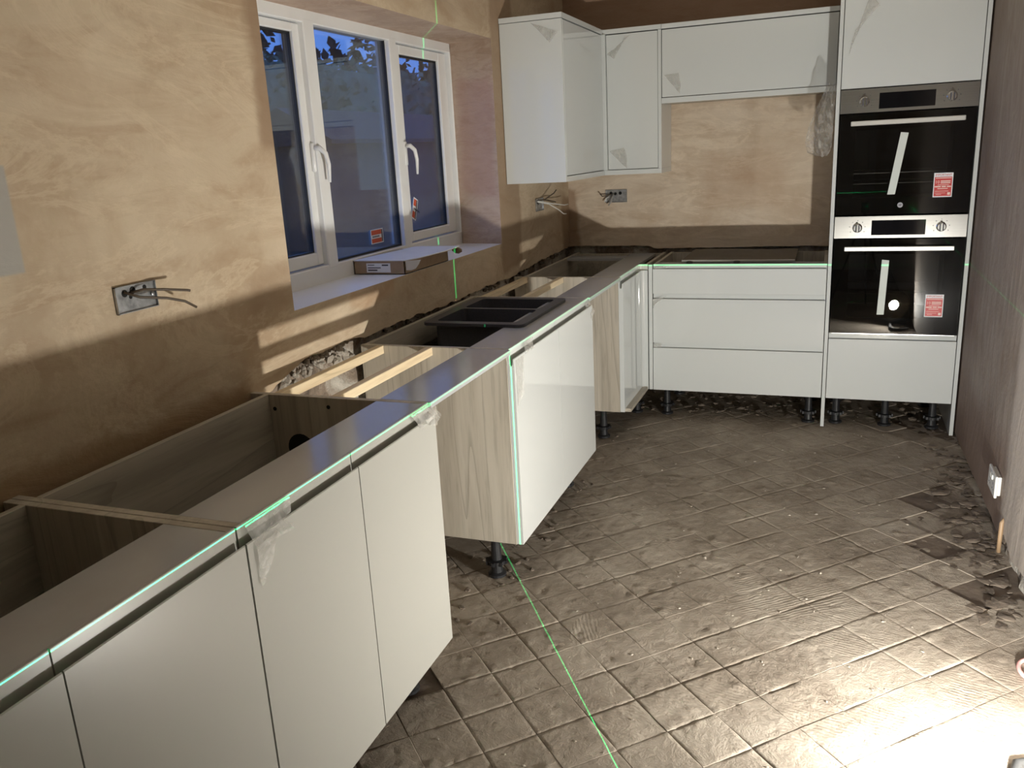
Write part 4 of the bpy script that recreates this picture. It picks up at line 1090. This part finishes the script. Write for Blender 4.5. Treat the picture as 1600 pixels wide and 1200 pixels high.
# laser level on its tripod (behind the frame, source of the green lines)
ll = thing('laser_level', (LASER_POS.x, LASER_POS.y, FZ), 'small cross line laser level on a tripod beside the camera', 'laser level')
lbm = B(); box(lbm, LASER_POS.x + 0.012, LASER_POS.x + 0.075, LASER_POS.y - 0.085, LASER_POS.y - 0.012, LASER_POS.z - 0.06, LASER_POS.z + 0.03, 0.006)
obj('casing', lbm, 'laser_casing', ll)
tp = (LASER_POS.x + 0.043, LASER_POS.y - 0.05)
for k in range(3):
    a = math.radians(200 + 120 * k)
    obj('tripod_leg', tube(B(), [(tp[0], tp[1], LASER_POS.z - 0.06), (tp[0] + 0.26 * math.cos(a), tp[1] + 0.26 * math.sin(a), FZ)], 0.008, 8), 'rubber_black', ll)

# ---------------------------------------------------------------- garden at dusk
gg = struct('garden_ground', box(B(), -30, -0.9, -20, 30, -0.4, -0.2), 'garden_ground')
def leafy(name, label, cx, cy, z0, z1, rx, ry, n, size, mat, trunk=True, seed=1, flat=False, cat='tree'):
    r3 = random.Random(seed); t = thing(name, (cx, cy, -0.2), label, cat, 'trees behind the hedge' if cat == 'tree' else None)
    bm = B(); lobes = [(r3.uniform(-rx, rx) * 0.6, r3.uniform(-ry, ry) * 0.7, r3.uniform(0.3, 0.85), r3.uniform(0.35, 0.6)) for _ in range(9)]
    for i in range(n):
        if flat:
            p = Vector((cx + r3.uniform(-rx, rx), cy + r3.uniform(-ry, ry), z0 + (z1 - z0) * r3.random() ** 0.8 + 0.03 * noise.noise(Vector((i * 0.1, 0, 0)))))
        else:
            lx, ly, lz, lr = r3.choice(lobes); d = Vector((r3.gauss(0, 1), r3.gauss(0, 1), r3.gauss(0, 1))).normalized() * (r3.random() ** 0.4)
            p = Vector((cx + lx + d.x * rx * lr, cy + ly + d.y * ry * lr, z0 + (z1 - z0) * (lz + d.z * 0.28)))
        s = size * r3.uniform(0.6, 1.4); u = Vector((r3.gauss(0, 1), r3.gauss(0, 1), r3.gauss(0, 1))).normalized(); w = u.orthogonal().normalized()
        vs4 = [bm.verts.new(p + q) for q in (-u * s, w * s * 0.5, u * s, -w * s * 0.5)]; bm.faces.new(vs4)
    f = obj('foliage', bm, mat, t); f['kind'] = 'stuff'
    if trunk: obj('trunk', tube(B(), [(cx, cy, -0.2), (cx + 0.1, cy, z0 + 0.4 * (z1 - z0)), (cx, cy + 0.1, z0 + 0.8 * (z1 - z0))], [0.16, 0.1, 0.03], 8), 'bark', t)
    else: bx('hedge_core', t, mat, cx - rx * 0.7, cx + rx * 0.7, cy - ry, cy + ry, -0.2, z1 - 0.10)
    return t
leafy('garden_hedge', 'dense green hedge with flat top seen through the window', -5.2, 5.0, 0.0, 2.70, 0.45, 5.5, 9000, 0.075, 'leaf', False, 2, True, 'hedge')
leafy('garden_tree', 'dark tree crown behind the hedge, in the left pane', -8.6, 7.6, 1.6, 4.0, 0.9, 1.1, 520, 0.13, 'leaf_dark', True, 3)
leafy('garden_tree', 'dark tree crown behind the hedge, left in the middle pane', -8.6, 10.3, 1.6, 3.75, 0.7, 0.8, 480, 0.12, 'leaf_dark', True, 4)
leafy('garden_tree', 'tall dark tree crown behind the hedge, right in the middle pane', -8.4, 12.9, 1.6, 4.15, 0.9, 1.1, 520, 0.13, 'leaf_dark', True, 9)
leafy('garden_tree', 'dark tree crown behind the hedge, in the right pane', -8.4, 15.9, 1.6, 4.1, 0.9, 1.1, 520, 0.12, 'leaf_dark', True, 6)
sh = thing('garden_shed', (-4.0, 4.2, -0.2), 'low dark garden shed in front of the hedge', 'shed')
bx('shed_wall', sh, 'shed_board', -4.45, -3.6, 2.6, 6.2, -0.2, 1.70)
obj('shed_roof', prism(B(), [(-4.6, 1.70), (-4.02, 2.02), (-3.45, 1.70), (-3.45, 1.66), (-4.6, 1.66)], 'y', 2.5, 6.3), 'shed_roof', sh)
